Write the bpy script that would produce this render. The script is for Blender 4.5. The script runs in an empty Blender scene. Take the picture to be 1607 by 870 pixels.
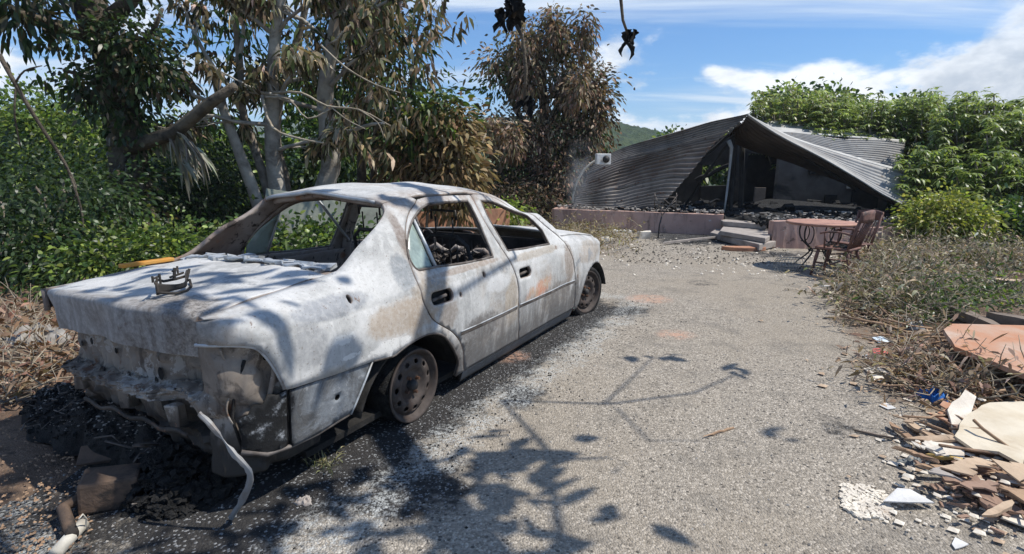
import bpy, bmesh, math, random
import numpy as np
from mathutils import Vector, Matrix
from mathutils.geometry import delaunay_2d_cdt
random.seed(7); RNG = np.random.default_rng(11)
C = bpy.context.scene.collection
SC = bpy.context.scene
# ------------------------------------------------------------------ camera, sky, sun, exposure
F, CAMH, PIT, ROLL = 854.37, 1.327, 0.2023, -0.00572
SUN_AZ, SUN_EL = math.radians(94), math.radians(58)      # azimuth measured from +Y towards +X
cam = bpy.data.cameras.new('camera'); co = bpy.data.objects.new('camera', cam); C.objects.link(co)
cam.sensor_width = 36; cam.lens = 36 * F / 1607; cam.clip_end = 5000; cam.clip_start = .05
co.matrix_world = Matrix.Translation((0, 0, CAMH)) @ Matrix.Rotation(math.pi/2 - PIT, 4, 'X') @ Matrix.Rotation(-ROLL, 4, 'Z')
SC.camera = co
SC.view_settings.view_transform = 'Standard'; SC.view_settings.look = 'None'
SC.view_settings.exposure = 0.18; SC.view_settings.gamma = 1
W = bpy.data.worlds.new('World'); SC.world = W; W.use_nodes = True
SKYROT = math.radians(14)
def sky_world():
    nt = W.node_tree; N = nt.nodes; L = nt.links; N.clear()
    out = N.new('ShaderNodeOutputWorld'); bg = N.new('ShaderNodeBackground'); bg.inputs[1].default_value = .115
    sk = N.new('ShaderNodeTexSky'); sk.sky_type = 'NISHITA'; sk.sun_disc = False
    sk.sun_elevation = SUN_EL; sk.sun_rotation = SUN_AZ; sk.air_density = 1.0; sk.dust_density = .3; sk.ozone_density = 2.5
    tc = N.new('ShaderNodeTexCoord'); sep = N.new('ShaderNodeSeparateXYZ'); L.new(tc.outputs['Generated'], sep.inputs[0])
    def math_(op, a, b=None, c=None, clamp=False):
        n = N.new('ShaderNodeMath'); n.operation = op; n.use_clamp = clamp
        for i, v in enumerate((a, b, c)):
            if v is None: continue
            if isinstance(v, (int, float)): n.inputs[i].default_value = v
            else: L.new(v, n.inputs[i])
        return n.outputs[0]
    def ramp(v, a, b):
        n = N.new('ShaderNodeMapRange'); n.interpolation_type = 'SMOOTHSTEP'
        L.new(v, n.inputs[0]); n.inputs[1].default_value = a; n.inputs[2].default_value = b; return n.outputs[0]
    def noise(vec, sc, det, rough, dist=0):
        n = N.new('ShaderNodeTexNoise'); L.new(vec, n.inputs['Vector']); n.inputs['Scale'].default_value = sc
        n.inputs['Detail'].default_value = det; n.inputs['Roughness'].default_value = rough; n.inputs['Distortion'].default_value = dist
        return n.outputs['Fac']
    # cloud layers on planes overhead: direction divided by its height
    zz = math_('ADD', math_('MAXIMUM', sep.outputs[2], 0.0), .12)
    px = math_('DIVIDE', sep.outputs[0], zz); py = math_('DIVIDE', sep.outputs[1], zz)
    cb = N.new('ShaderNodeCombineXYZ'); L.new(px, cb.inputs[0]); L.new(py, cb.inputs[1])
    mp = N.new('ShaderNodeMapping'); L.new(cb.outputs[0], mp.inputs[0]); mp.inputs['Rotation'].default_value = (0, 0, math.radians(-24)); mp.inputs['Scale'].default_value = (.35, 1.25, 1)
    mp.inputs['Location'].default_value = (2.47, 8.25, 0)
    cirrus = math_('MULTIPLY', ramp(noise(mp.outputs[0], 1.0, 8, .58, .6), .44, .72), .9)
    # low cumulus bank: fluffy masses near the horizon
    mp2 = N.new('ShaderNodeMapping'); L.new(tc.outputs['Generated'], mp2.inputs[0]); mp2.inputs['Scale'].default_value = (1, 1, 1.9); mp2.inputs['Location'].default_value = (7.92, 3.47, 2.49); mp2.inputs['Rotation'].default_value = (0, 0, SKYROT)
    nb = noise(mp2.outputs[0], 3.3, 10, .56, .15)
    band = math_('MULTIPLY', ramp(sep.outputs[2], -.05, .04), math_('SUBTRACT', 1, ramp(sep.outputs[2], .10, .40)))
    cu = math_('MULTIPLY', ramp(nb, .525, .60), band)
    haze = math_('MULTIPLY', math_('SUBTRACT', 1, ramp(sep.outputs[2], -.02, .18)), .32)
    shade = ramp(noise(mp2.outputs[0], 6.0, 8, .6, .2), .30, .56)
    m0 = N.new('ShaderNodeMix'); m0.data_type = 'RGBA'
    tint = N.new('ShaderNodeMix'); tint.data_type = 'RGBA'; tint.blend_type = 'MULTIPLY'; tint.inputs[0].default_value = 1
    L.new(sk.outputs[0], tint.inputs[6]); tint.inputs[7].default_value = (.46, .82, 1.15, 1)
    L.new(haze, m0.inputs[0]); L.new(tint.outputs[2], m0.inputs[6]); m0.inputs[7].default_value = (5.4, 6.8, 7.9, 1)
    m1 = N.new('ShaderNodeMix'); m1.data_type = 'RGBA'; L.new(cirrus, m1.inputs[0]); L.new(m0.outputs[2], m1.inputs[6]); m1.inputs[7].default_value = (7.2, 7.9, 8.6, 1)
    cc = N.new('ShaderNodeMix'); cc.data_type = 'RGBA'; L.new(shade, cc.inputs[0]); cc.inputs[6].default_value = (4.4, 5.0, 5.7, 1); cc.inputs[7].default_value = (9.6, 9.8, 9.9, 1)
    m2 = N.new('ShaderNodeMix'); m2.data_type = 'RGBA'; L.new(cu, m2.inputs[0]); L.new(m1.outputs[2], m2.inputs[6]); L.new(cc.outputs[2], m2.inputs[7])
    L.new(m2.outputs[2], bg.inputs[0]); L.new(bg.outputs[0], out.inputs[0])
sky_world()
sl = bpy.data.lights.new('sun', 'SUN'); sl.energy = 5.0; sl.angle = math.radians(.55); sl.color = (1, .955, .88)
so = bpy.data.objects.new('sun', sl); C.objects.link(so)
SD = Vector((math.sin(SUN_AZ)*math.cos(SUN_EL), math.cos(SUN_AZ)*math.cos(SUN_EL), math.sin(SUN_EL)))   # towards the sun
so.rotation_euler = SD.to_track_quat('Z', 'Y').to_euler(); so.location = (20, 10, 30)

# ------------------------------------------------------------------ pixel to place
def ray(u, v):
    u -= 803.5; v -= 435
    cr, sr = math.cos(-ROLL), math.sin(-ROLL); u, v = u*cr - v*sr, u*sr + v*cr
    return Vector((u/F, math.cos(PIT) - v/F*math.sin(PIT), -math.sin(PIT) - v/F*math.cos(PIT)))
def at(u, v, y):
    r = ray(u, v); return Vector((0, 0, CAMH)) + r*(y/r.y)
def gr(u, v, z=0.):
    r = ray(u, v); return Vector((0, 0, CAMH)) + r*((z-CAMH)/r.z)

# ------------------------------------------------------------------ materials
class NT:
    def __init__(s, name):
        s.m = bpy.data.materials.new(name); s.m.use_nodes = True; s.t = s.m.node_tree; s.N = s.t.nodes; s.L = s.t.links
        s.b = s.N['Principled BSDF']; s.out = s.N['Material Output']; s.tc = s.N.new('ShaderNodeTexCoord')
        s.b.inputs['Specular IOR Level'].default_value = .3
    def set(s, sock, v):
        if isinstance(v, (int, float)): sock.default_value = v
        elif isinstance(v, tuple): sock.default_value = v if len(v) == 4 else v + (1,)
        else: s.L.new(v, sock)
    def noise(s, sc, det=4, rough=.55, scale=None, dist=0, vec=None, col=False):
        n = s.N.new('ShaderNodeTexNoise'); v = vec or s.tc.outputs['Object']
        if scale:
            mp = s.N.new('ShaderNodeMapping'); s.L.new(v, mp.inputs[0]); mp.inputs['Scale'].default_value = scale; v = mp.outputs[0]
        s.L.new(v, n.inputs['Vector']); n.inputs['Scale'].default_value = sc; n.inputs['Detail'].default_value = det
        n.inputs['Roughness'].default_value = rough; n.inputs['Distortion'].default_value = dist
        return n.outputs['Color' if col else 'Fac']
    def vor(s, sc, feat='F1', out='Distance', vec=None, rnd=1):
        n = s.N.new('ShaderNodeTexVoronoi'); n.feature = feat; s.L.new(vec or s.tc.outputs['Object'], n.inputs['Vector'])
        n.inputs['Scale'].default_value = sc; n.inputs['Randomness'].default_value = rnd; return n.outputs[out]
    def mr(s, v, a, b, c=0, d=1):
        n = s.N.new('ShaderNodeMapRange'); n.interpolation_type = 'SMOOTHSTEP'; s.L.new(v, n.inputs[0])
        for i, q in enumerate((a, b, c, d)): n.inputs[i+1].default_value = q
        return n.outputs[0]
    def ma(s, op, a, b=0, clamp=False):
        n = s.N.new('ShaderNodeMath'); n.operation = op; n.use_clamp = clamp; s.set(n.inputs[0], a); s.set(n.inputs[1], b); return n.outputs[0]
    def mix(s, f, a, b, mode='MIX'):
        n = s.N.new('ShaderNodeMix'); n.data_type = 'RGBA'; n.blend_type = mode; s.set(n.inputs[0], f); s.set(n.inputs[6], a); s.set(n.inputs[7], b); return n.outputs[2]
    def pos(s, i):
        if not hasattr(s, 'sp'):
            s.sp = s.N.new('ShaderNodeSeparateXYZ'); s.L.new(s.tc.outputs['Object'], s.sp.inputs[0])
        return s.sp.outputs[i]
    def attr(s, name, fac=False):
        n = s.N.new('ShaderNodeAttribute'); n.attribute_name = name; return n.outputs['Fac' if fac else 'Color']
    def bump(s, h, st=.4, d=.01, prev=None):
        n = s.N.new('ShaderNodeBump'); s.L.new(h, n.inputs['Height']); n.inputs['Strength'].default_value = st; n.inputs['Distance'].default_value = d
        if prev: s.L.new(prev, n.inputs['Normal'])
        s.L.new(n.outputs[0], s.b.inputs['Normal']); return n.outputs[0]
    def fin(s, col, rough=.85, metal=0):
        s.set(s.b.inputs['Base Color'], col); s.set(s.b.inputs['Roughness'], rough); s.set(s.b.inputs['Metallic'], metal); return s.m
def simple(name, c1, c2, sc=6, rough=.85, metal=0, bump=.3, dark=None, bd=.01, det=6):
    t = NT(name); n = t.noise(sc, det, .6); col = t.mix(t.mr(n, .35, .65), c1, c2)
    if dark: col = t.mix(t.mr(t.noise(sc*.45, 5, .65, dist=.4), .52, .66), col, dark)
    t.bump(t.noise(sc*5, 5, .6), bump, bd); return t.fin(col, rough, metal)
def leafmat(name, transl=.35, rough=.5, spec=.35):
    t = NT(name); c = t.attr('col'); t.fin(c, rough); t.b.inputs['Specular IOR Level'].default_value = spec
    tr = t.N.new('ShaderNodeBsdfTranslucent'); c2 = t.mix(1, c, (1.25, 1.3, .7), 'MULTIPLY'); t.L.new(c2, tr.inputs[0])
    mx = t.N.new('ShaderNodeMixShader'); mx.inputs[0].default_value = transl
    t.L.new(t.b.outputs[0], mx.inputs[1]); t.L.new(tr.outputs[0], mx.inputs[2]); t.L.new(mx.outputs[0], t.out.inputs[0]); return t.m
M = {}
M['leaf'] = leafmat('leaf', .42, .40, .5); M['dryleaf'] = leafmat('dry_leaf', .2, .75, .15); M['charleaf'] = leafmat('charred_leaf', .03, .8, .1)
M['soot'] = simple('soot', (.008, .008, .008), (.028, .026, .024), 9, .92, 0, .6)
M['charcoal'] = simple('charcoal', (.006, .006, .006), (.03, .029, .028), 30, .75, 0, 1, None, .02)
M['bark'] = simple('bark', (.15, .125, .10), (.30, .26, .21), 5, .9, 0, .7, (.08, .065, .05), .03)
M['bark_dark'] = simple('bark_dark', (.06, .048, .036), (.14, .115, .085), 6, .9, 0, .8, (.03, .025, .02), .03)
M['bark_pale'] = simple('bark_pale', (.27, .25, .215), (.40, .37, .32), 5, .9, 0, .5, (.15, .13, .11), .02)
M['twig'] = simple('dry_twig', (.22, .18, .13), (.38, .33, .25), 9, .9, 0, .4)
M['steel'] = simple('burnt_steel', (.17, .15, .135), (.09, .075, .065), 14, .7, .25, .3, (.045, .035, .03), .004)
M['rimsteel'] = simple('burnt_rim_steel', (.075, .060, .052), (.05, .040, .035), 18, .75, .1, .3, (.05, .035, .028), .003)
M['rust'] = simple('rust', (.16, .075, .04), (.08, .045, .03), 12, .9, 0, .4, (.03, .022, .02))
M['glass'] = None

def burnt_paint():
    t = NT('burnt_paint'); x, y, z = t.pos(0), t.pos(1), t.pos(2)
    big = t.noise(1.7, 6, .62, dist=.6); mid = t.noise(6, 7, .68, dist=.4); fine = t.noise(38, 5, .7); spk = t.noise(95, 3, .75)
    streak = t.noise(5, 6, .62, scale=(3.4, 3.4, .5), dist=.35)
    col = t.mix(t.mr(big, .38, .62), (.50, .495, .48), (.315, .315, .305))
    col = t.mix(t.ma('MULTIPLY', t.mr(streak, .48, .66), .6), col, (.53, .525, .51))
    tan = t.mr(t.noise(1.6, 7, .64, dist=.8, scale=(1, 1, .75)), .54, .66)
    col = t.mix(t.ma('MULTIPLY', tan, .6), col, t.mix(t.mr(mid, .4, .6), (.34, .275, .205), (.25, .20, .155)))
    col = t.mix(t.ma('MULTIPLY', t.mr(mid, .62, .70), .6), col, (.19, .155, .125))
    rag_ = t.noise(8, 9, .74, dist=.25); side_ = t.mr(y, -.42, -.56)
    def smudge(col, cx, cz, rx, rz, c, k=.85, ragged=2.4, w=(1.15, .45)):
        a = t.ma('DIVIDE', t.ma('SUBTRACT', x, cx), rx); b = t.ma('DIVIDE', t.ma('SUBTRACT', z, cz), rz)
        d = t.ma('ADD', t.ma('ADD', t.ma('MULTIPLY', a, a), t.ma('MULTIPLY', b, b)), t.ma('MULTIPLY', t.ma('SUBTRACT', rag_, .5), ragged))
        return t.mix(t.ma('MULTIPLY', t.ma('MULTIPLY', t.mr(d, w[0], w[1]), k), side_), col, c)
    for a in ((-.02,.60,.30,.10,(.33,.26,.19),.8), (.30,.52,.10,.10,(.22,.185,.155),.8), (1.02,.44,.10,.20,(.36,.29,.21),.7), (.03,.79,.09,.11,(.20,.215,.225),.9), (-.46,.735,.24,.05,(.24,.25,.265),.9,1.6), (.62,.36,.26,.10,(.13,.12,.112),.85), (1.75,.34,.28,.11,(.15,.13,.11),.8,3), (1.98,.55,.10,.18,(.22,.17,.13),.75), (2.45,.58,.30,.10,(.30,.25,.20),.7,3), (.18,.70,.20,.045,(.27,.225,.175),.75), (1.45,.71,.45,.03,(.34,.29,.23),.7,3), (.14,.93,.05,.16,(.17,.13,.105),.85), (.55,.74,.40,.02,(.24,.19,.15),.8,2), (-.62,.62,.10,.10,(.22,.225,.23),.7), (2.12,.25,.10,.16,(.05,.045,.04),.9), (.42,.24,.14,.10,(.055,.05,.045),.9)): col = smudge(col, *a)
    for a in ((-.18,.485,.15,.035,(.62,.61,.58),.8,4.5,(1.0,.75)), (-.45,.60,.075,.03,(.62,.615,.59),.75,7,(.9,.6)), (-.42,.515,.07,.013,(.66,.65,.62),.8,7,(.9,.7)), (.85,.60,.16,.06,(.56,.56,.555),.7), (1.3,.50,.10,.10,(.55,.545,.53),.6)): col = smudge(col, *a)
    # roof rails and the boot's top edges browned by heat
    ya = t.ma('ABSOLUTE', y); rail_ = t.ma('MULTIPLY', t.mr(ya, .36, .52), t.mr(z, 1.02, 1.12)); col = t.mix(t.ma('MULTIPLY', t.ma('MULTIPLY', rail_, t.mr(rag_, .36, .56)), .8), col, (.26, .205, .165))
    fl1 = t.noise(3.1, 10, .74, dist=.35); fl2 = t.noise(4.4, 10, .76, dist=.2)
    col = t.mix(t.ma('MULTIPLY', t.mr(fl1, .61, .625), .8), col, t.mix(t.mr(fine, .4, .6), (.22, .235, .25), (.15, .155, .16)))
    col = t.mix(t.ma('MULTIPLY', t.mr(fl2, .635, .65), .85), col, t.mix(t.mr(spk, .4, .6), (.19, .105, .065), (.10, .065, .045)))
    low = t.ma('MULTIPLY', t.mr(t.ma('ADD', z, t.ma('MULTIPLY', t.ma('SUBTRACT', streak, .5), .6)), .50, .16), .92)
    col = t.mix(low, col, t.mix(t.mr(fine, .4, .6), (.125, .115, .108), (.04, .037, .034)))
    dx = t.ma('DIVIDE', t.ma('SUBTRACT', x, 1.42), .24); dz = t.ma('DIVIDE', t.ma('SUBTRACT', z, t.ma('ADD', .450, t.ma('MULTIPLY', t.ma('SUBTRACT', x, 1.42), .12))), .07)
    d2 = t.ma('ADD', t.ma('MULTIPLY', dx, dx), t.ma('MULTIPLY', dz, dz))
    dd = t.ma('ADD', d2, t.ma('MULTIPLY', t.ma('SUBTRACT', t.noise(13, 7, .75, scale=(1, 1, .45)), .5), 5.0))
    col = t.mix(t.ma('MULTIPLY', t.ma('MULTIPLY', t.mr(dd, 1.3, -.2), .8), t.mr(y, -.5, -.6)), col, t.mix(t.mr(mid, .4, .6), (.50, .19, .085), (.42, .28, .17)))
    # the outer corner of the boot lid burnt through to scale; lid face greyer than its top
    ex = t.ma('DIVIDE', t.ma('ADD', x, .95), .16); ey = t.ma('DIVIDE', t.ma('ADD', y, .44), .20); e2 = t.ma('ADD', t.ma('ADD', t.ma('MULTIPLY', ex, ex), t.ma('MULTIPLY', ey, ey)), t.ma('MULTIPLY', t.ma('SUBTRACT', t.noise(9, 8, .75), .5), 3.4))
    col = t.mix(t.ma('MULTIPLY', t.mr(e2, 1.7, .7), .92), col, t.mix(t.mr(spk, .40, .62), (.06, .05, .042), (.26, .23, .20)))
    rear = t.ma('MULTIPLY', t.mr(t.ma('ADD', x, t.ma('MULTIPLY', t.ma('SUBTRACT', mid, .5), .25)), -.90, -.96), .7)
    col = t.mix(rear, col, t.mix(t.mr(streak, .42, .60), (.25, .24, .23), (.12, .105, .095)))
    col = t.mix(t.ma('MULTIPLY', t.mr(spk, .60, .68), .75), col, (.14, .11, .09))
    col = t.mix(t.ma('MULTIPLY', t.mr(fine, .38, .7), .22), col, (.68, .67, .65))
    b = t.bump(t.noise(3, 4, .55), .3, .03); b = t.bump(mid, .25, .008, b); t.bump(fine, .3, .004, b)
    return t.fin(col, .74)
M['paint'] = burnt_paint()
def inner_mat():
    t = NT('burnt_inner_steel'); a = t.noise(4, 7, .65, dist=.5); b = t.noise(13, 6, .7, dist=.4)
    col = t.mix(t.mr(a, .36, .64), (.20, .155, .13), (.32, .28, .25))
    col = t.mix(t.mr(b, .56, .64), col, (.05, .04, .035)); col = t.mix(t.mr(t.noise(9, 5, .6), .6, .7), col, (.24, .13, .08))
    t.bump(b, .4, .006); return t.fin(col, .8)
M['inner'] = inner_mat()
def rear_mat():
    t = NT('burnt_rear_steel'); a = t.noise(3.5, 7, .65, dist=.6); b = t.noise(11, 7, .7, dist=.5); z = t.pos(2)
    col = t.mix(t.mr(a, .36, .64), (.27, .23, .19), (.17, .14, .115))
    col = t.mix(t.ma('MULTIPLY', t.mr(b, .54, .64), .85), col, (.085, .07, .06)); col = t.mix(t.ma('MULTIPLY', t.mr(t.noise(7, 5, .6, dist=.3), .6, .7), .7), col, (.22, .12, .07))
    low = t.mr(t.ma('ADD', z, t.ma('MULTIPLY', t.ma('SUBTRACT', a, .5), .5)), .42, .24); col = t.mix(t.ma('MULTIPLY', low, .93), col, (.022, .02, .018)); col = t.mix(t.mr(t.noise(6.5, 10, .76, dist=.3), .59, .605), col, (.15, .085, .055)); col = t.mix(t.ma('MULTIPLY', t.mr(t.noise(4.5, 10, .74, dist=.3), .56, .575), t.mr(z, .30, .42)), col, (.36, .335, .305)); col = t.mix(t.ma('MULTIPLY', t.mr(t.noise(5, 6, .7, scale=(3, 3, .35)), .54, .64), .8), col, (.075, .06, .05))
    t.bump(b, .35, .006); return t.fin(col, .78)
M['rear'] = rear_mat()
def sootpanel():
    t = NT('sooted_bumper_skin'); a = t.noise(5, 8, .7, dist=.6); b = t.noise(22, 6, .7); x = t.pos(0)
    col = t.mix(t.mr(a, .42, .6), (.20, .215, .23), (.09, .09, .09)); col = t.mix(t.mr(b, .55, .7), col, (.34, .35, .36))
    blk = t.mr(t.ma('ADD', x, t.ma('MULTIPLY', t.ma('SUBTRACT', a, .5), .6)), -.66, -.76)
    col = t.mix(t.ma('MULTIPLY', blk, t.mr(b, .72, .5)), col, (.012, .012, .012)); t.bump(t.ma('ADD', b, a), .5, .012); return t.fin(col, .7)
M['valance'] = sootpanel()
def ash_glass():
    t = NT('smoked_glass'); a = t.noise(6, 6, .65, scale=(1, 1, .6), dist=.3)
    col = t.mix(t.mr(a, .35, .65), (.33, .41, .37), (.17, .21, .195)); col = t.mix(t.mr(t.noise(3, 4, .6), .55, .7), col, (.42, .45, .42))
    t.fin(col, .28); t.b.inputs['Specular IOR Level'].default_value = .5; return t.m
M['glass'] = ash_glass()
def asphalt():
    t = NT('weathered_asphalt'); v = t.tc.outputs['Object']
    vo = t.N.new('ShaderNodeTexVoronoi'); t.L.new(v, vo.inputs['Vector']); vo.inputs['Scale'].default_value = 120
    vs = t.N.new('ShaderNodeSeparateColor'); t.L.new(vo.outputs['Color'], vs.inputs[0])
    vo2 = t.N.new('ShaderNodeTexVoronoi'); t.L.new(v, vo2.inputs['Vector']); vo2.inputs['Scale'].default_value = 55
    vs2 = t.N.new('ShaderNodeSeparateColor'); t.L.new(vo2.outputs['Color'], vs2.inputs[0])
    big = t.noise(.55, 6, .6, dist=.4); mid = t.noise(3.2, 6, .65); fine = t.noise(150, 2, .6)
    col = t.mix(vs.outputs[0], (.175, .152, .123), (.395, .348, .285))
    col = t.mix(t.ma('MULTIPLY', t.mr(vs.outputs[1], .82, .95), .8), col, (.55, .49, .41))
    col = t.mix(t.ma('MULTIPLY', t.mr(vs2.outputs[0], .86, .95), t.mr(vo2.outputs['Distance'], .5, .25)), col, (.5, .44, .36))
    col = t.mix(t.ma('MULTIPLY', t.mr(vs2.outputs[1], .80, .95), t.mr(vo2.outputs['Distance'], .5, .3)), col, (.06, .055, .05))
    col = t.mix(t.ma('MULTIPLY', t.mr(big, .42, .62), .5), col, (.31, .262, .20))
    col = t.mix(t.ma('MULTIPLY', t.mr(mid, .50, .66), .45), col, (.165, .148, .125))
    # soil blown in, attribute 'soil'; burnt oil and soot, attribute 'soot'; ash, attribute 'ash'
    col = t.mix(t.ma('MULTIPLY', t.mr(t.ma('ADD', t.attr('soil', True), t.ma('MULTIPLY', t.ma('SUBTRACT', mid, .5), .9)), .25, .75), .85), col, t.mix(fine, (.12, .085, .06), (.24, .18, .13)))
    st = t.mr(t.ma('ADD', t.attr('soot', True), t.ma('MULTIPLY', t.ma('SUBTRACT', t.noise(6, 8, .75), .5), 1.9)), .34, .80)
    col = t.mix(t.ma('MULTIPLY', st, .95), col, t.mix(t.mr(vs.outputs[2], .86, .97), (.017, .017, .018), (.22, .225, .23)))
    an = t.ma('MULTIPLY', t.mr(t.ma('ADD', t.attr('ash', True), t.ma('MULTIPLY', t.ma('SUBTRACT', t.noise(7, 8, .75), .5), 1.5)), .45, .85), t.mr(t.noise(60, 5, .7), .42, .6))
    col = t.mix(t.ma('MULTIPLY', an, .8), col, (.48, .49, .47))
    col = t.mix(t.ma('MULTIPLY', t.attr('red', True), t.mr(t.noise(14, 5, .7), .35, .6)), col, (.50, .30, .21))
    h = t.ma('ADD', t.ma('MULTIPLY', vo.outputs['Distance'], -1.2), t.ma('ADD', t.ma('MULTIPLY', vo2.outputs['Distance'], -.8), t.ma('MULTIPLY', fine, .5)))
    t.bump(h, .75, .008); return t.fin(col, .92)
M['asphalt'] = asphalt()
def soil():
    t = NT('soil'); a = t.noise(1.2, 7, .65, dist=.3); b = t.noise(14, 7, .7); c = t.noise(70, 4, .7)
    col = t.mix(t.mr(a, .38, .62), (.15, .098, .066), (.24, .165, .115)); col = t.mix(t.mr(b, .5, .68), col, (.075, .055, .04)); col = t.mix(t.mr(c, .58, .72), col, (.36, .27, .20))
    px_, py_ = t.pos(0), t.pos(1); rad = t.ma('SQRT', t.ma('ADD', t.ma('MULTIPLY', px_, px_), t.ma('MULTIPLY', py_, py_)))
    col = t.mix(t.mr(t.ma('ADD', rad, t.ma('MULTIPLY', t.ma('SUBTRACT', a, .5), 9)), 10, 17), col, t.mix(t.mr(b, .42, .6), (.05, .085, .025), (.11, .15, .045)))
    t.bump(t.ma('ADD', b, c), .8, .03); return t.fin(col, .95)
M['soil'] = soil()
def hillmat():
    t = NT('forest_hillside'); a = t.noise(.03, 5, .6); b = t.noise(.22, 6, .7); c = t.noise(1.0, 5, .75)
    col = t.mix(t.mr(a, .4, .6), (.045, .085, .028), (.085, .125, .04)); col = t.mix(t.mr(b, .48, .62), col, (.025, .052, .022)); col = t.mix(t.ma('MULTIPLY', t.mr(c, .5, .7), .6), col, (.11, .15, .05))
    t.bump(t.ma('ADD', b, c), 1, 2.0); return t.fin(col, .95)
M['hill'] = hillmat()
def corr(name, c1, c2, c3):
    t = NT(name); a = t.noise(1.6, 6, .65, dist=.4); b = t.noise(9, 6, .7, dist=.3)
    col = t.mix(t.mr(a, .38, .62), c1, c2); col = t.mix(t.ma('MULTIPLY', t.mr(b, .54, .68), .7), col, c3); t.bump(b, .2, .006); return t.fin(col, .68, .25)
M['tin_dark'] = corr('sooted_roof_tin', (.155, .138, .122), (.25, .222, .195), (.075, .062, .054))
M['tin'] = corr('grey_roof_tin', (.25, .245, .24), (.33, .325, .315), (.20, .16, .13))
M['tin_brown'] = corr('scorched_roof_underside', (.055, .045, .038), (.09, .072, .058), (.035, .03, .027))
M['tin_white'] = corr('white_and_sunlit_tin', (.40, .395, .38), (.30, .295, .285), (.5, .5, .48))  # paler tin: sunlight painted into roof edges and tops; also the white flashing
M['pink'] = simple('pink_wall_paint', (.48, .325, .265), (.39, .25, .205), 2.5, .9, 0, .3, (.19, .13, .11))
def streakwall():
    t = NT('pink_wall_paint_streaked'); a = t.noise(2.2, 6, .6); st_ = t.noise(4, 7, .68, scale=(2.4, 2.4, .35), dist=.3); b = t.noise(11, 8, .74)
    col = t.mix(t.mr(a, .36, .64), (.50, .34, .28), (.40, .26, .215)); col = t.mix(t.ma('MULTIPLY', t.mr(st_, .52, .66), .7), col, (.22, .155, .13)); col = t.mix(t.mr(b, .62, .635), col, (.46, .42, .38)); col = t.mix(t.ma('MULTIPLY', t.mr(t.noise(5, 8, .7), .58, .66), .85), col, (.13, .095, .08))
    t.bump(b, .6, .012); return t.fin(col, .92)
M['pink'] = streakwall()
M['pink2'] = simple('terracotta_wall', (.42, .22, .13), (.34, .17, .105), 2.5, .9, 0, .3, (.22, .12, .08))
M['wall_soot'] = simple('sooted_wall', (.11, .088, .072), (.17, .138, .112), 2.2, .92, 0, .4, (.04, .034, .03))
M['wall_dark'] = simple('blackened_wall', (.016, .015, .014), (.04, .036, .032), 3, .92, 0, .4)
M['concrete'] = simple('concrete', (.36, .32, .285), (.27, .235, .21), 5, .9, 0, .4, (.16, .13, .11))
M['white'] = simple('white_paint', (.72, .71, .68), (.60, .58, .54), 8, .75, 0, .15, (.40, .37, .33))
M['plaster'] = simple('plaster', (.70, .64, .54), (.56, .50, .42), 9, .9, 0, .4, (.42, .34, .26))
M['cream'] = simple('cream_board', (.62, .55, .43), (.52, .44, .32), 5, .85, 0, .25, (.38, .29, .2))
M['orangewood'] = simple('orange_stained_board', (.42, .20, .11), (.43, .29, .21), 3.5, .8, 0, .4, (.52, .44, .37))
M['plank'] = simple('splintered_wood', (.36, .24, .15), (.26, .165, .105), 7, .85, 0, .5, (.15, .10, .07))
M['plank2'] = simple('pale_splintered_wood', (.48, .36, .25), (.38, .27, .18), 7, .85, 0, .5, (.24, .16, .11))
M['plank3'] = simple('reddish_splintered_wood', (.30, .195, .14), (.23, .15, .11), 7, .85, 0, .5, (.16, .09, .07))
M['yellow'] = simple('yellow_edge_paint', (.62, .40, .09), (.52, .36, .14), 8, .7, 0, .2)
M['oldwood'] = simple('weathered_timber', (.22, .175, .14), (.14, .11, .085), 6, .9, 0, .6, (.08, .06, .05))
M['chairwood'] = simple('reddish_chair_wood', (.20, .105, .08), (.135, .072, .058), 9, .6, 0, .2, (.06, .04, .035))
M['tabletop'] = simple('table_top', (.42, .235, .17), (.35, .19, .14), 7, .7, 0, .2, (.22, .12, .10))
M['iron'] = simple('wrought_iron', (.03, .03, .03), (.065, .06, .058), 20, .6, .4, .2)
M['wiregrey'] = simple('grey_wire', (.13, .14, .14), (.22, .23, .23), 20, .6, .3, .2)
M['alu'] = simple('bleached_aluminium', (.50, .52, .54), (.38, .40, .41), 12, .55, .35, .3, (.22, .21, .20))
M['orange'] = simple('orange_plastic', (.52, .22, .03), (.45, .24, .06), 6, .6, 0, .1)
M['blue'] = simple('blue_cloth', (.02, .12, .42), (.03, .18, .52), 14, .8, 0, .5)
M['red'] = simple('red_paper', (.52, .09, .08), (.44, .13, .11), 10, .8, 0, .2)
M['paleblue'] = simple('pale_blue_paper', (.46, .55, .62), (.58, .63, .66), 10, .8, 0, .2)
M['paper'] = simple('white_paper', (.62, .61, .59), (.50, .49, .47), 10, .85, 0, .3)
M['greybag'] = simple('grey_plastic_bag', (.44, .45, .46), (.32, .33, .33), 12, .5, 0, .5)
M['stone'] = simple('grey_stone', (.33, .31, .28), (.22, .20, .18), 6, .9, 0, .6, (.13, .11, .09))
M['greenpanel'] = simple('grey_green_panel', (.23, .245, .20), (.18, .19, .16), 4, .85, 0, .2, (.12, .12, .10))
M['pipe'] = simple('pale_pipe', (.55, .52, .45), (.42, .39, .33), 9, .7, 0, .2, (.25, .22, .18))
M['muffler'] = simple('rusty_muffler', (.15, .10, .07), (.09, .065, .05), 9, .85, .2, .5, (.035, .03, .027))

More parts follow.
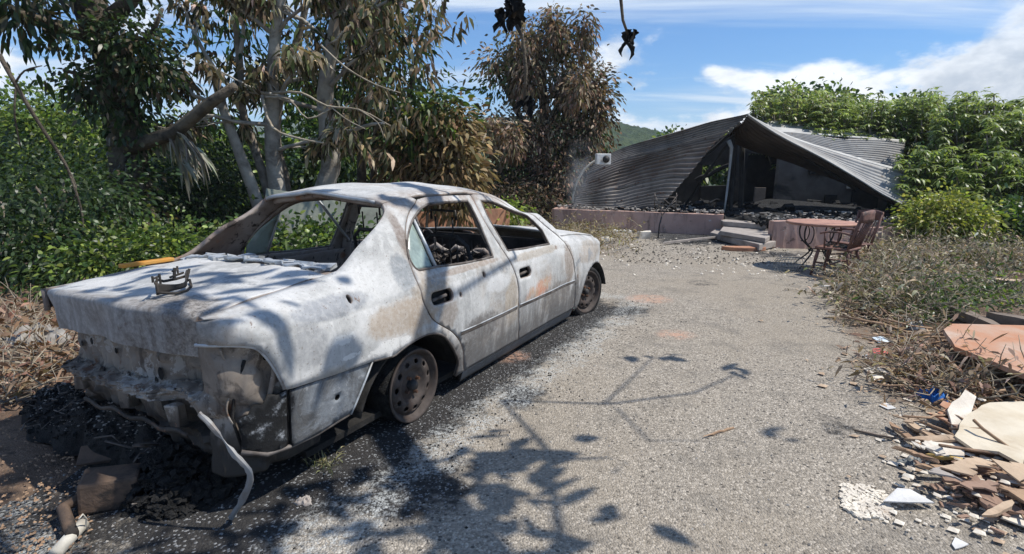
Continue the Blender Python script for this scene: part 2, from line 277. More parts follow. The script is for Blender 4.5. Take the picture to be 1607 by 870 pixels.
# ------------------------------------------------------------------ mesh helpers
class MB:
    def __init__(s): s.v = []; s.f = []; s.c = []
    def add(s, vs, fs, col=None):
        o = len(s.v); s.v.extend([tuple(p) for p in vs]); s.f.extend([tuple(i+o for i in f) for f in fs])
        if col is not None: s.c.extend([col]*len(fs))
        return s
    def box(s, c, d, R=None, bev=0, jit=0):
        hx, hy, hz = d[0]/2, d[1]/2, d[2]/2; c = Vector(c)
        pts = []
        for z in (-hz, hz):
            for (x, y) in ((-hx, -hy), (hx, -hy), (hx, hy), (-hx, hy)):
                p = Vector((x + random.uniform(-jit, jit), y + random.uniform(-jit, jit), z + random.uniform(-jit, jit)))
                pts.append(c + (R @ p if R else p))
        return s.add(pts, [(3,2,1,0), (4,5,6,7), (0,1,5,4), (1,2,6,5), (2,3,7,6), (3,0,4,7)])
    def tube(s, path, rad, n=8, cap=True, rj=0, sq=None):
        P = [Vector(p) for p in path]; k = len(P)
        R = [rad]*k if isinstance(rad, (int, float)) else list(rad)
        up = None; vs = []
        for i in range(k):
            t = (P[min(i+1, k-1)] - P[max(i-1, 0)]); t = t.normalized() if t.length > 1e-9 else Vector((0, 0, 1))
            if up is None:
                up = Vector((0, 0, 1)) if abs(t.z) < .9 else Vector((1, 0, 0))
            a = (up - t*up.dot(t)).normalized(); up = a; b = t.cross(a)
            for j in range(n):
                an = 2*math.pi*j/n; r = R[i]*(1 + random.uniform(-rj, rj))
                vs.append(P[i] + a*math.cos(an)*r + b*math.sin(an)*r*(sq or 1))
        fs = [(i*n+j, i*n+(j+1) % n, (i+1)*n+(j+1) % n, (i+1)*n+j) for i in range(k-1) for j in range(n)]
        if cap: fs += [tuple(range(n-1, -1, -1)), tuple((k-1)*n + j for j in range(n))]
        return s.add(vs, fs)
    def grid(s, fn, nu, nv, flip=False):
        vs = [fn(i/nu, j/nv) for i in range(nu+1) for j in range(nv+1)]
        fs = [(i*(nv+1)+j, (i+1)*(nv+1)+j, (i+1)*(nv+1)+j+1, i*(nv+1)+j+1) for i in range(nu) for j in range(nv)]
        if flip: fs = [f[::-1] for f in fs]
        return s.add(vs, fs)
    def lathe(s, prof, n=32, T=None):
        vs = []; k = len(prof)
        for j in range(n):
            a = 2*math.pi*j/n
            for r, h in prof:
                p = Vector((r*math.cos(a), r*math.sin(a), h)); vs.append(T @ p if T else p)
        fs = [(j*k+i, ((j+1) % n)*k+i, ((j+1) % n)*k+i+1, j*k+i+1) for j in range(n) for i in range(k-1)]
        return s.add(vs, fs)
    def prism(s, poly, h0, h1, fn=None):
        n = len(poly); fn = fn or (lambda a, b, c: (a, b, c))
        vs = [fn(x, y, h0) for x, y in poly] + [fn(x, y, h1) for x, y in poly]
        return s.add(vs, [tuple(range(n-1, -1, -1)), tuple(range(n, 2*n))] + [(i, (i+1) % n, n+(i+1) % n, n+i) for i in range(n)])
    def build(s, name, mat, parent=None, smooth=False, solid=0, off=-1, bevel=0, mat2=None):
        me = bpy.data.meshes.new(name); me.from_pydata(s.v, [], s.f); me.update()
        if s.c and len(s.c) == len(s.f):
            a = me.attributes.new('col', 'FLOAT_COLOR', 'FACE'); a.data.foreach_set('color', np.array([tuple(c)+(1,) for c in s.c], np.float32).ravel())
        return link(name, me, mat, parent, smooth, solid, off, bevel, mat2)
def link(name, me, mat, parent=None, smooth=False, solid=0, off=-1, bevel=0, mat2=None):
    me.materials.append(mat)
    if mat2: me.materials.append(mat2)
    if smooth:
        me.polygons.foreach_set('use_smooth', [True]*len(me.polygons))
        if name in ('rear_panel', 'tail_lamp_bucket', 'corner_panel', 'boot_lid', 'floor_edge', 'melted_shell', 'bent_trim_strip'): me.set_sharp_from_angle(angle=math.radians(24))
    o = bpy.data.objects.new(name, me); C.objects.link(o)
    if parent: o.parent = parent
    if bevel:
        b = o.modifiers.new('bevel', 'BEVEL'); b.width = bevel; b.segments = 2; b.limit_method = 'ANGLE'
    if solid:
        m = o.modifiers.new('solid', 'SOLIDIFY'); m.thickness = solid; m.offset = off
        if mat2: m.material_offset = 1; m.material_offset_rim = 1
    return o
def tag(o, label=None, cat=None, group=None, kind=None):
    if label: o['label'] = label
    if cat: o['category'] = cat
    if group: o['group'] = group
    if kind: o['kind'] = kind
    return o
def thing(name, label, cat, loc=(0, 0, 0), rz=0, group=None):
    o = bpy.data.objects.new(name, None); C.objects.link(o); o.location = loc; o.rotation_euler = (0, 0, rz); o.empty_display_size = .1
    return tag(o, label, cat, group)
def pip(x, y, poly):
    c = False; j = len(poly)-1
    for i in range(len(poly)):
        xi, yi = poly[i]; xj, yj = poly[j]
        if (yi > y) != (yj > y) and x < (xj-xi)*(y-yi)/(yj-yi)+xi: c = not c
        j = i
    return c
def resample(poly, step):
    o = []; n = len(poly)
    for i in range(n):
        a, b = poly[i], poly[(i+1) % n]; d = math.hypot(b[0]-a[0], b[1]-a[1]); k = max(1, int(d/step))
        o += [(a[0]+(b[0]-a[0])*t/k, a[1]+(b[1]-a[1])*t/k) for t in range(k)]
    return o
def smooth_line(pts, k=4):                                  # Catmull-Rom through an open polyline
    o = []; n = len(pts)
    for i in range(n-1):
        p0, p1, p2, p3 = pts[max(i-1, 0)], pts[i], pts[i+1], pts[min(i+2, n-1)]
        for t in range(k):
            t /= k
            o.append(tuple(.5*((2*b)+(-a+c)*t+(2*a-5*b+4*c-d)*t*t+(-a+3*b-3*c+d)*t**3) for a, b, c, d in zip(p0, p1, p2, p3)))
    o.append(tuple(pts[-1])); return o
def cdt(outer, holes=(), step=.04, extra=()):
    loops = [resample(outer, step)] + [resample(h, step) for h in holes]
    P = []; E = []
    for lp in loops:
        o = len(P); P += lp; E += [(o+i, o+(i+1) % len(lp)) for i in range(len(lp))]
    B = np.array(P)
    xs = [p[0] for p in outer]; ys = [p[1] for p in outer]
    cand = [(x + (step*.5 if k % 2 else 0), y) for k, y in enumerate(np.arange(min(ys)+step/2, max(ys), step*.9)) for x in np.arange(min(xs)+step/2, max(xs), step)]
    for ey in extra: cand += [(x, ey) for x in np.arange(min(xs)+step/3, max(xs), step)]
    for x, y in cand:
        if pip(x, y, outer) and not any(pip(x, y, h) for h in holes) and np.min(np.hypot(B[:, 0]-x, B[:, 1]-y)) > step*.3: P.append((x, y))
    vs, es, fs, *_ = delaunay_2d_cdt([Vector(p) for p in P], E, [], 1, 1e-5)
    out = []
    for f in fs:
        cx = sum(vs[i].x for i in f)/len(f); cy = sum(vs[i].y for i in f)/len(f)
        if pip(cx, cy, outer) and not any(pip(cx, cy, h) for h in holes):
            a, b, c = (vs[i] for i in f[:3])
            out.append(tuple(f) if (b-a).cross(c-a) > 0 else tuple(f)[::-1])
    return [(v.x, v.y) for v in vs], out

# ------------------------------------------------------------------ leaves (numpy)
def unit(a): return a/np.maximum(np.linalg.norm(a, axis=-1, keepdims=True), 1e-9)
def leaves(name, pos, axis, length, width, col, mat, parent=None, bend=.3, norm=None, fold=.15):
    """pos, axis (n,3); length, width (n,); col (n,3): every leaf a bent six-point blade"""
    n = len(pos); axis = unit(axis)
    nr = norm if norm is not None else RNG.normal(size=(n, 3)) + np.array([0, 0, .8])
    side = unit(np.cross(axis, nr)); nr = unit(np.cross(side, axis))
    L = length[:, None]; Wd = width[:, None]
    dn = np.array([0, 0, -1.])
    def pt(t, w, b): return pos + axis*L*t + side*Wd*w + dn*L*bend*b + nr*abs(w)*Wd*fold
    V = np.stack([pt(0, 0, 0), pt(.33, -.46, .08), pt(.33, .46, .08), pt(.7, -.36, .42), pt(.7, .36, .42), pt(1, 0, 1.0)], 1).reshape(-1, 3)
    base = np.arange(n)[:, None]*6
    tri = np.array([0, 1, 2, 3, 5, 4]); quad = np.array([1, 3, 4, 2])
    lv = np.concatenate([base+tri[None, :3], base+quad[None], base+tri[None, 3:]], 1).ravel()
    ls = np.tile([3, 4, 3], n); st = np.concatenate([[0], np.cumsum(ls)[:-1]])
    me = bpy.data.meshes.new(name); me.vertices.add(6*n); me.vertices.foreach_set('co', V.astype(np.float32).ravel())
    me.loops.add(len(lv)); me.loops.foreach_set('vertex_index', lv.astype(np.int32))
    me.polygons.add(3*n); me.polygons.foreach_set('loop_start', st.astype(np.int32)); me.polygons.foreach_set('loop_total', ls.astype(np.int32))
    me.update(calc_edges=True)
    a = me.attributes.new('col', 'FLOAT_COLOR', 'FACE')
    c4 = np.ones((n, 4), np.float32); c4[:, :3] = np.clip(col, .002, .9); a.data.foreach_set('color', np.repeat(c4, 3, 0).ravel())
    return link(name, me, mat, parent, True)
def colmix(n, cols, jit=.25, wts=None):
    cols = np.array(cols, float); i = RNG.choice(len(cols), n, p=wts); return cols[i]*(1 + RNG.normal(size=(n, 1))*jit*.6)*(1+RNG.normal(size=(n, 3))*jit*.2)
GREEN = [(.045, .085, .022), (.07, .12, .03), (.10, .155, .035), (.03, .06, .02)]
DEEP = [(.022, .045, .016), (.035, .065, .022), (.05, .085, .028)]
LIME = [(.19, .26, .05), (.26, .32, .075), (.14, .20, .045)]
DRY = [(.26, .19, .115), (.38, .29, .185), (.17, .12, .075), (.12, .085, .055), (.46, .38, .26), (.21, .18, .13)]
RUSTY = [(.26, .155, .10), (.31, .21, .14), (.18, .115, .08), (.34, .26, .18), (.21, .17, .12), (.12, .12, .06)]
def ball(n, c, r, hollow=.35):
    d = unit(RNG.normal(size=(n, 3))); rad = (hollow + (1-hollow)*RNG.random((n, 1)))**.6
    return np.array(c) + d*rad*np.array(r), d
def crown(name, blobs, nclump, per, L, Wd, cols, parent, mat='leaf', spread=.28, droop=.2, bend=.3, wts=None, jit=.25, hollow=.3):
    """leaf clumps strewn through ellipsoid blobs [(centre, radii, weight)]"""
    wt = np.array([b[2] for b in blobs], float); wt /= wt.sum()
    P = []; A = []; Cc = []
    for b, w in zip(blobs, wt):
        n = max(1, int(nclump*w)); cp, d = ball(n, b[0], b[1], hollow)
        tone = np.clip(1 + RNG.normal(size=(n, 1))*.28, .45, 1.7)
        idx = np.repeat(np.arange(n), per); off = RNG.normal(size=(n*per, 3))*spread
        P.append(cp[idx] + off*np.array([1, 1, .7])); A.append(unit(off)*.8 + d[idx]*.5 + RNG.normal(size=(n*per, 3))*.35 + np.array([0, 0, -droop]))
        Cc.append(colmix(n*per, cols, jit, wts)*tone[idx])
    P = np.concatenate(P); A = np.concatenate(A); Cc = np.concatenate(Cc); n = len(P)
    ok = P[:, 2] > .02
    P, A, Cc = P[ok], A[ok], Cc[ok]; n = len(P)
    return leaves(name, P, A, L*(.6+.8*RNG.random(n)), Wd*(.6+.8*RNG.random(n)), Cc, M[mat], parent, bend)
def wig(a, b, n, amt):
    a, b = Vector(a), Vector(b); o = []
    for i in range(n+1):
        t = i/n; p = a.lerp(b, t); k = math.sin(math.pi*t)*amt
        o.append(p + Vector((random.uniform(-k, k), random.uniform(-k, k), random.uniform(-k, k)*.5)))
    return o
def tubes(name, paths, mat, parent, n=7, rj=.06):
    m = MB()
    for path, r0, r1 in paths:
        k = len(path); m.tube(path, [r0+(r1-r0)*i/(k-1) for i in range(k)], n, True, rj)
    return m.build(name, M[mat], parent, True)

def at_base(root, loc):                                      # parts were built in place: move the root to the base and keep them there
    loc = Vector(loc); root.location = loc
    for ch in root.children: ch.matrix_parent_inverse = Matrix.Translation(-loc)
    return root
# ------------------------------------------------------------------ ground, road, hills
def sstep(a, b, x): t = np.clip((x-a)/(b-a), 0, 1); return t*t*(3-2*t)
def vnoise(x, y, seed=0):
    o = np.zeros_like(x); r = np.random.default_rng(seed)
    for k in range(7):
        f = 2.0**(k*.6); a, b, c, d = r.uniform(-1, 1, 4)*f; p, q = r.uniform(0, 6.28, 2)
        o += np.sin(a*x+b*y+p)*np.sin(c*x+d*y+q)/f**.8
    return o/2.5
def sheet(name, xs, ys, zfn, mat, keep=None, attrs=None):
    X, Y = np.meshgrid(xs, ys, indexing='ij'); Z = zfn(X, Y); nx, ny = X.shape
    i, j = np.meshgrid(np.arange(nx-1), np.arange(ny-1), indexing='ij'); a = (i*ny+j).ravel()
    Fq = np.stack([a, a+ny, a+ny+1, a+1], 1)
    if keep is not None:
        k = keep(X, Y).ravel(); Fq = Fq[k[Fq].all(1)]
    me = bpy.data.meshes.new(name); me.from_pydata(np.stack([X, Y, Z], -1).reshape(-1, 3).tolist(), [], Fq.tolist()); me.update()
    for an, fn in (attrs or {}).items():
        t = me.attributes.new(an, 'FLOAT', 'POINT'); t.data.foreach_set('value', fn(X, Y).astype(np.float32).ravel())
    return tag(link(name, me, mat, None, True), kind='structure')
CARP, CARA = Vector((-1.22, 3.012, 0)), math.radians(61.05)
ca, sa = math.cos(CARA), math.sin(CARA)
def to_car(X, Y): dx, dy = X-CARP.x, Y-CARP.y; return dx*ca+dy*sa, -dx*sa+dy*ca
def from_car(x, y, z=0): return Vector((CARP.x + x*ca - y*sa, CARP.y + x*sa + y*ca, z))
def edge_right(Y): return np.interp(Y, [-5, 1.5, 2.4, 3.2, 4.6, 6.2, 7.6, 9, 14], [1.9, 2.15, 2.3, 2.55, 3.15, 4.0, 4.9, 5.6, 6.5]) + .07*np.sin(Y*5.1) + .05*np.sin(Y*11.7)
def edge_left(Y): return np.interp(Y, [-5, 1.5, 3, 6, 9, 12, 14], [-1.75, -1.9, -2.35, -2.2, -1.2, -.4, -.2]) + .10*np.sin(Y*3.7) + .07*np.sin(Y*9.3)
def terr_z(X, Y):
    z = .035*vnoise(X*2.2, Y*2.2, 3)
    out = np.maximum(sstep(8, 40, -X), sstep(15, 60, Y))*1.0
    z = z - 5.5*out*sstep(8, 80, np.hypot(X, Y))
    road = sstep(.25, -.1, np.maximum(X-edge_right(Y), edge_left(Y)-X)); z = z*(1-road) - .05*road
    z = z + .10*sstep(.1, 1.2, X-edge_right(Y))*sstep(9, 7.5, Y) + .06*sstep(.2, 1.5, edge_left(Y)-X)
    return z
fine = np.arange(-7, 9.01, .11)
xs = np.concatenate([[-640, -400, -250, -120, -60, -35, -22, -15, -11, -9], fine, [11, 14, 18, 25, 40, 70, 140, 300, 640]])
ys = np.concatenate([[-60, -25, -10, -4], np.arange(-1, 14.01, .11), [16, 19, 24, 32, 45, 70, 120, 220, 400, 800]])
sheet('ground', xs, ys, terr_z, M['soil'])
def soot(X, Y):
    x, y = to_car(X, Y)
    dx = np.maximum(np.maximum(-1.05-x, x-2.75), 0); dy = np.maximum(np.maximum(-.84-y, y-.9), 0)
    d = np.hypot(dx, dy); s = 1.12 - d/.36
    for (px, py, r) in ((-1.45, -.1, .85), (-1.2, -.95, .52), (-.45, -1.15, .42), (.6, -1.12, .30), (2.75, -1.05, .42), (2.9, -.5, .5), (-1.6, .7, .7)): s = np.maximum(s, 1.1 - np.hypot(x-px, y-py)/r)
    # soot washed out of the house
    s = np.maximum(s, .85*sstep(8.5, 9.8, Y)*sstep(2.0, 3.0, X)); s = np.maximum(s, .9-np.hypot((X-4.1)/1.4, Y-8.3)/.9)
    for (px, py, r, k) in ((1.72, 2.62, .28, .62), (2.2, 6.2, .5, .5)): s = np.maximum(s, k*(1.1 - np.hypot(X-px, Y-py)/r))
    return np.clip(s, 0, 1)
def ash(X, Y):
    x, y = to_car(X, Y); dx = np.maximum(np.maximum(-1.2-x, x-3.0), 0); dy = np.maximum(np.maximum(-.84-y, y-.9), 0)
    d = np.hypot(dx, dy); return np.clip(.72*np.exp(-((d-.25)/.28)**2), 0, 1)
def soilm(X, Y):
    e = np.maximum(X-edge_right(Y), edge_left(Y)-X); return np.clip(sstep(-.55, .05, e) + .5*sstep(6.5, 9.0, Y)*sstep(1.5, .2, np.abs(X-1.2)), 0, 1)
def red(X, Y):
    s = np.zeros_like(X)
    for (u, v, r) in ((1060, 523, .13), (1018, 467, .20), (800, 560, .12)):
        p = gr(u, v); s = np.maximum(s, sstep(1.2, .5, np.hypot((X-p.x)/1.2, Y-p.y)/r))
    return s*.8
def road_z(X, Y): return .004 + .006*vnoise(X*1.7, Y*1.7, 5) + .003*vnoise(X*7, Y*7, 6)
sheet('driveway', np.arange(-2.9, 7.2, .05), np.arange(-.6, 12.6, .05), road_z, M['asphalt'], lambda X, Y: (X < edge_right(Y)) & (X > edge_left(Y)), dict(soot=soot, ash=ash, soil=soilm, red=red))
def hill(name, x0, x1, y0, y1, zf, n=150):
    xs = np.linspace(x0, x1, n*2); ys = np.linspace(y0, y1, n)
    def z(X, Y):
        sc = 1/(.035*(y0+y1)/2*.5)
        lump = np.abs(vnoise(X*sc*2.2, Y*sc*2.2, 8)) + .6*np.abs(vnoise(X*sc*6, Y*sc*6, 9)) + .4*np.abs(vnoise(X*sc*13, Y*sc*13, 10))
        return zf(X, Y) + lump*(y0+y1)/2*.012
    return sheet(name, xs, ys, z, M['hill'])
hill('near_hill', -150, 190, 120, 240, lambda X, Y: -6 + 19*sstep(120, 225, Y)*(1+.22*np.sin(X*.03+1.0)+.10*np.sin(X*.075)))
hill('far_hill', -600, 700, 420, 800, lambda X, Y: -10 + 56*sstep(430, 700, Y)*(1+.22*np.sin(X*.0088+2.4)+.14*np.sin(X*.021)))

# ------------------------------------------------------------------ car body surface: station x (m, forwards from rear axle) and girth u
def ss(a, b, x): t = min(1, max(0, (x-a)/(b-a))); return t*t*(3-2*t)
GU = [0,.06,.12,.25,.45,.60,.70,.74,.78,1.12,1.14,1.16,1.20,1.37]
GY = [.76,.775,.80,.825,.838,.832,.808,.785,.762,.575,.545,.505,.41,0.0]
GZ = [0,.06,.12,.25,.45,.60,.70,.74,.78,1.12,1.148,1.168,1.19,1.232]
DU = [0,.06,.12,.25,.45,.60,.70,.74,.78,.84,.90,1.5]
DY = [.76,.775,.80,.825,.838,.832,.808,.785,.745,.685,.62,.02]
DZ = [0,.06,.12,.25,.45,.60,.70,.745,.775,.788,.793,.83]
ip = lambda x, X, Y: float(np.interp(x, X, Y))
def S(x, u, sgn=-1, off=0.0):
    w = ss(-.45, -.02, x)*(1-ss(1.9, 2.05, x))
    y = ip(u, DU, DY); z = ip(u, DU, DZ); gy = ip(u, GU, GY); gz = ip(u, GU, GZ); y += (gy-y)*w; z += (gz-z)*w
    if u > .7: z += .045*ss(-.97, -.3, x)*ss(.7, .88, u)*(1-w)*(1 if x < 1 else 0)
    if u > .95:
        k = ss(.95, 1.14, u)*w
        if x > .85: z -= k*.035*((x-.85)/.4)**2
        if x < .5: z -= k*.03*((.5-x)/.35)**2
    if x > 1.85: z -= (.03*ss(1.85, 2.15, x) + .13*max(0, x-2.15)**1.4)*ss(.3, .7, u)
    if x > 2.72: z -= .17*((x-2.72)/.33)**2*ss(.45, .8, u)
    if x < -.66:
        t = min(1, (-.66-x)/.30); y = min(y, .60+.245*math.sqrt(max(0, 1-t**2.2)))
    if x > 2.3:
        t = min(1, (x-2.3)/.78); y = min(y, .52+.32*math.sqrt(max(0, 1-t**2.6)))
    y -= .005*math.exp(-((u-.692)/.006)**2)
    y += .004*math.sin(x*5.1+u*3)*math.sin(u*9+x*2) + .003*math.sin(x*13+u*7)*math.sin(u*15-x*4)   # heat buckling
    y -= off; top = ss(.8, 1.1, u)
    yy = sgn*y*((.88-.06*top) if sgn > 0 else 1)
    z -= .028*(yy+.8)*min(1, u/.3)*(1-.5*top) + off*ss(.72, .8, u)*.4
    return Vector((x, yy, z))
car = thing('burnt_out_car', 'ash white burnt out sedan on bare rims with empty windows, left of the driveway', 'car')
def panel(name, outer, holes=(), sgn=-1, off=0, mat='paint', mat2='inner', thick=.022, step=.04, extra=(), parent=None, bump=None):
    vs, fs = cdt(outer, holes, step, extra)
    m = MB(); m.v = [tuple(S(x, u, sgn, off)) for x, u in vs]; m.f = fs if sgn < 0 else [f[::-1] for f in fs]
    return m.build(name, M[mat], parent or car, True, thick, -1, 0, M[mat2] if mat2 else None)
g = .005
RD = smooth_line([(.49,.13),(.462,.19),(.446,.264),(.41,.341),(.337,.415),(.237,.479),(.159,.537),(.105,.63),(.10,.70),(.105,.79),(.125,.88),(.195,1.0),(.29,1.09),(.40,1.135)], 3)
GB = smooth_line([(1.165,.13),(1.13,.25),(1.112,.40),(1.10,.50),(1.073,.59),(1.043,.685),(1.02,.77),(.985,.9),(.965,1.0),(.955,1.135)], 3)
FD = smooth_line([(2.16,.13),(2.128,.285),(2.083,.464),(2.05,.59),(2.006,.67),(1.95,.735)], 3)
AF = smooth_line([(1.95,.735),(1.87,.79),(1.75,.875),(1.6,1.0),(1.45,1.085),(1.3,1.13),(1.15,1.14),(.955,1.14)], 3)
def sh(l, dx, du=0): return [(x+dx, u+du) for x, u in l]
rarch = smooth_line([(.405,.126),(.422,.193),(.39,.26),(.34,.335),(.27,.408),(.2,.446),(.128,.463),(.044,.463),(-.053,.452),(-.12,.437),(-.161,.43),(-.29,.448)], 2)
tail = smooth_line([(-.757,.484),(-.779,.552),(-.804,.612),(-.834,.662),(-.863,.68),(-.909,.689),(-.957,.69)], 3)
rwedge = smooth_line([(-.30,.90),(-.25,.925),(-.12,.995),(.04,1.08),(.12,1.125),(.15,1.15)], 3)
quarter = [(.48,.13)] [:0] + rarch + [(-.526,.463),(-.73,.479)] + tail + [(-.957,.80),(-.94,.893)] + rwedge[:1] + rwedge[1:] + [(.38,1.15)] + sh(RD[::-1], -g)
crx = (.684, .692, .700)
def disc(cx, cy, rx, ry, n=14, rot=0): return [(cx+rx*math.cos(a)*math.cos(rot)-ry*math.sin(a)*math.sin(rot), cy+rx*math.cos(a)*math.sin(rot)+ry*math.sin(a)*math.cos(rot)) for a in [2*math.pi*i/n for i in range(n)]]
def rrect(cx, cy, w, h, r, rot=0, n=4):
    o = []
    for k, (sx, sy) in enumerate(((1,1),(-1,1),(-1,-1),(1,-1))):
        for i in range(n+1):
            a = math.pi/2*(k + i/n); x = sx*(w-r)+r*math.cos(a); y = sy*(h-r)+r*math.sin(a)
            o.append((cx + x*math.cos(rot) - y*math.sin(rot), cy + x*math.sin(rot) + y*math.cos(rot)))
    return o
RWH = smooth_line([(.31,.785),(.57,.766),(.876,.759)], 2)[:-1] + [(.876,.759),(.887,.80),(.90,.968),(.895,1.08)] + smooth_line([(.88,1.105),(.545,1.112),(.415,1.10),(.30,1.05),(.22,.99),(.16,.93),(.128,.86),(.135,.81),(.16,.79)], 3)[:-1] + [(.16,.79)]
FWH = [(1.07,.772),(1.313,.757),(1.69,.742)] + smooth_line([(1.675,.85),(1.55,.965),(1.42,1.045),(1.28,1.09),(1.15,1.108)], 3)[:-1] + [(1.15,1.108),(1.04,1.108),(1.034,1.01),(1.055,.865)]
rdoor = sh(RD, g) + [(.50,1.14),(.60,1.14)] + sh(GB[::-1], -g)
fdoor = sh(GB, g)[::1] + AF[::-1][1:-1] + FD[::-1]
fdoor = [(2.16-g,.13)] + sh(FD, -g)[1:] + sh(AF, -g)[1:-1] + sh(GB[::-1], g)
HR, HF = rrect(.263, .633, .098, .036, .033, -.03), rrect(1.205, .607, .088, .034, .030, -.02)
for sgn in (-1, 1):
    panel('quarter_panel', quarter, [disc(-.363, .742, .015, .017)] if sgn < 0 else [], sgn, extra=crx)
    rd = panel('rear_door', rdoor, [RWH, HR, disc(.429, .61, .014, .016), disc(.703, .677, .017, .019)] if sgn < 0 else [RWH], sgn, extra=crx)
    fd = panel('front_door', fdoor, [FWH, HF] if sgn < 0 else [FWH], sgn, extra=crx)
    for par, (cx, cu, w, h, rt) in ((rd, (.263,.633,.12,.055,0)), (fd, (1.205,.607,.11,.052,0))):
        if sgn < 0:
            panel('handle_recess', rrect(cx, cu, w, h, .04), [], sgn, .045, 'soot', None, .004, parent=par)
            m = MB(); a, b = S(cx-.06, cu-.012, -1, .03), S(cx+.065, cu-.006, -1, .03); m.tube([a, b], .010, 6); m.build('handle_bracket', M['steel'], par, True)
    # window frames: rolled rims round the openings
    for par, hole in ((rd, RWH), (fd, FWH)):
        m = MB(); pts = [S(x, u, sgn, .004) for x, u in hole]; m.tube(pts + [pts[0]], .0085, 6, False); m.build('window_frame', M['steel'], par, True)
    m = MB(); m.tube([S(.312, .775, sgn, .012), S(.313, .9, sgn, .012), S(.305, 1.06, sgn, .012)], .011, 6); m.build('quarter_divider', M['alu'], rd, True)
    gl = [(.295,.792),(.30,1.04),(.22,.985),(.165,.925),(.135,.86),(.142,.812),(.165,.797)]
    panel('quarter_glass', gl, [], sgn, .018, 'glass', None, .004, parent=rd)
    # inner door skins
    panel('door_inner_skin', [(.50,.16),(1.10,.16),(1.06,.60),(1.01,.742),(.15,.752),(.14,.64),(.2,.55),(.36,.44)], [], sgn, .075, 'inner', None, .004, .07, parent=rd)
    panel('door_inner_skin', [(1.18,.16),(2.10,.16),(2.03,.6),(1.93,.71),(1.04,.742),(1.09,.58)], [], sgn, .075, 'inner', None, .004, .07, parent=fd)
    # rubbing strip channel across both doors
    for par, x0, x1 in ((rd, .415, 1.095), (fd, 1.13, 2.09)):
        m = MB(); m.grid(lambda a, b: S(x0+(x1-x0)*a, .372+.022*b, sgn, -.0035*(1-abs(2*b-1))-.0012), 24, 2, sgn > 0); m.build('strip_channel', M['steel'], par, True)
        m = MB(); m.tube([S(x0+(x1-x0)*k/16, .397, sgn, -.003) for k in range(17)], .0035, 5); m.build('strip_edge', M['alu'], par, True)
    # front wing
    farch = smooth_line([(2.17,.10),(2.26,.142),(2.28,.226),(2.325,.33),(2.39,.42),(2.48,.475),(2.58,.50),(2.68,.495),(2.78,.46),(2.86,.40)], 3)
    wing = farch[::-1] + [(2.165+g,.13)] + sh(FD, g)[1:] + [(1.965,.80),(2.2,.82),(2.5,.82),(2.8,.80),(2.98,.76),(3.04,.60),(3.05,.45),(2.98,.37)]
    wing = [(2.86,.40)] + farch[::-1][1:] + sh(FD, g)[1:] + [(1.965,.80),(2.2,.82),(2.5,.82),(2.8,.80),(2.98,.76),(3.04,.60),(3.05,.47),(2.97,.40)]
    panel('front_wing', wing, [], sgn, extra=crx)
    # sill
    panel('sill_panel', [(.50,.05),(2.16,.05),(2.16,.13),(1.17,.125),(.50,.127)], [], sgn, .012, 'paint', 'soot', .03)
    # windscreen pillar and roof rail
    rail = sh(AF, .0, .006)[::-1]
    pil = [(.955,1.147)] + [(x+.004, u+.006) for x, u in AF[::-1][1:]] + [(2.02,.735),(1.96,.80),(1.83,.895),(1.66,1.035),(1.50,1.12),(1.34,1.165),(1.15,1.175),(.955,1.175)]
    panel('windscreen_pillar', pil, [], sgn, 0, 'paint', 'inner', .02, .03)
    # wheel well
    for cx, r in ((.05, .43), (2.55, .45)):
        m = MB()
        m.grid(lambda a, b: Vector((cx + r*math.cos(math.pi*(.80*a+.10)), sgn*(.80-.34*b)*(.88 if sgn > 0 else 1), .06 + (r-.02)*math.sin(math.pi*(.80*a+.10)))), 20, 4)
        m.grid(lambda a, b: Vector((cx + r*b*math.cos(math.pi*a), sgn*.46*(.88 if sgn > 0 else 1), .06+(r-.02)*b*math.sin(math.pi*a))), 20, 3)
        m.build('wheel_well', M['soot'], car, True, .01, 1)
    # posts inside
    m = MB(); m.tube([S(1.09,.12,sgn,.05), S(1.06,.5,sgn,.05), S(1.0,.78,sgn,.045), S(.95,1.12,sgn,.03)], .035, 8, True, .05); m.build('centre_pillar', M['inner'], car, True)
# burnt rolled lip of the rear arch
m = MB(); pts = [S(x, u, -1, .006) for x, u in rarch]; m.tube(pts, .008, 6); m.build('arch_lip', M['steel'], car, True)
# roof
roofo = [(.15,1.152),(.38,1.152),(.955,1.150),(.955,1.178),(1.15,1.178),(1.30,1.17),(1.27,1.25),(1.25,1.37)]
def roof_fn(a, b):
    u = 1.152 + (1.37-1.152)*(1-abs(2*b-1)); sg = -1 if b < .5 else 1
    x0 = .15 - .03*(1-abs(2*b-1)); uf = (u-1.152)/(1.37-1.152); x1 = 1.34 - .06*uf
    x = x0+(x1-x0)*a
    p = S(x, u, sg); p.z -= .018*math.exp(-((x-.75)/.25)**2)*math.exp(-((p.y-.1)/.25)**2) + .004*math.sin(x*16)*math.sin(p.y*14)
    return p
m = MB(); m.grid(roof_fn, 26, 44); roof = m.build('roof', M['paint'], car, True, .02, -1, 0, M['inner'])
m = MB(); m.tube([roof_fn(0, .5)*0 + roof_fn(0.004, b/20) + Vector((0, 0, -.012)) for b in range(1, 20)], .012, 6); m.build('rear_header', M['alu'], car, True)
m = MB(); m.tube([roof_fn(0.03, b/20) + Vector((.03, 0, -.035)) for b in range(1, 20)], .022, 6); m.build('header_rail', M['inner'], car, True)
m = MB(); m.tube([roof_fn(.99, b/20) + Vector((0, 0, -.02)) for b in range(0, 21)], .022, 6); m.build('windscreen_header', M['inner'], car, True)
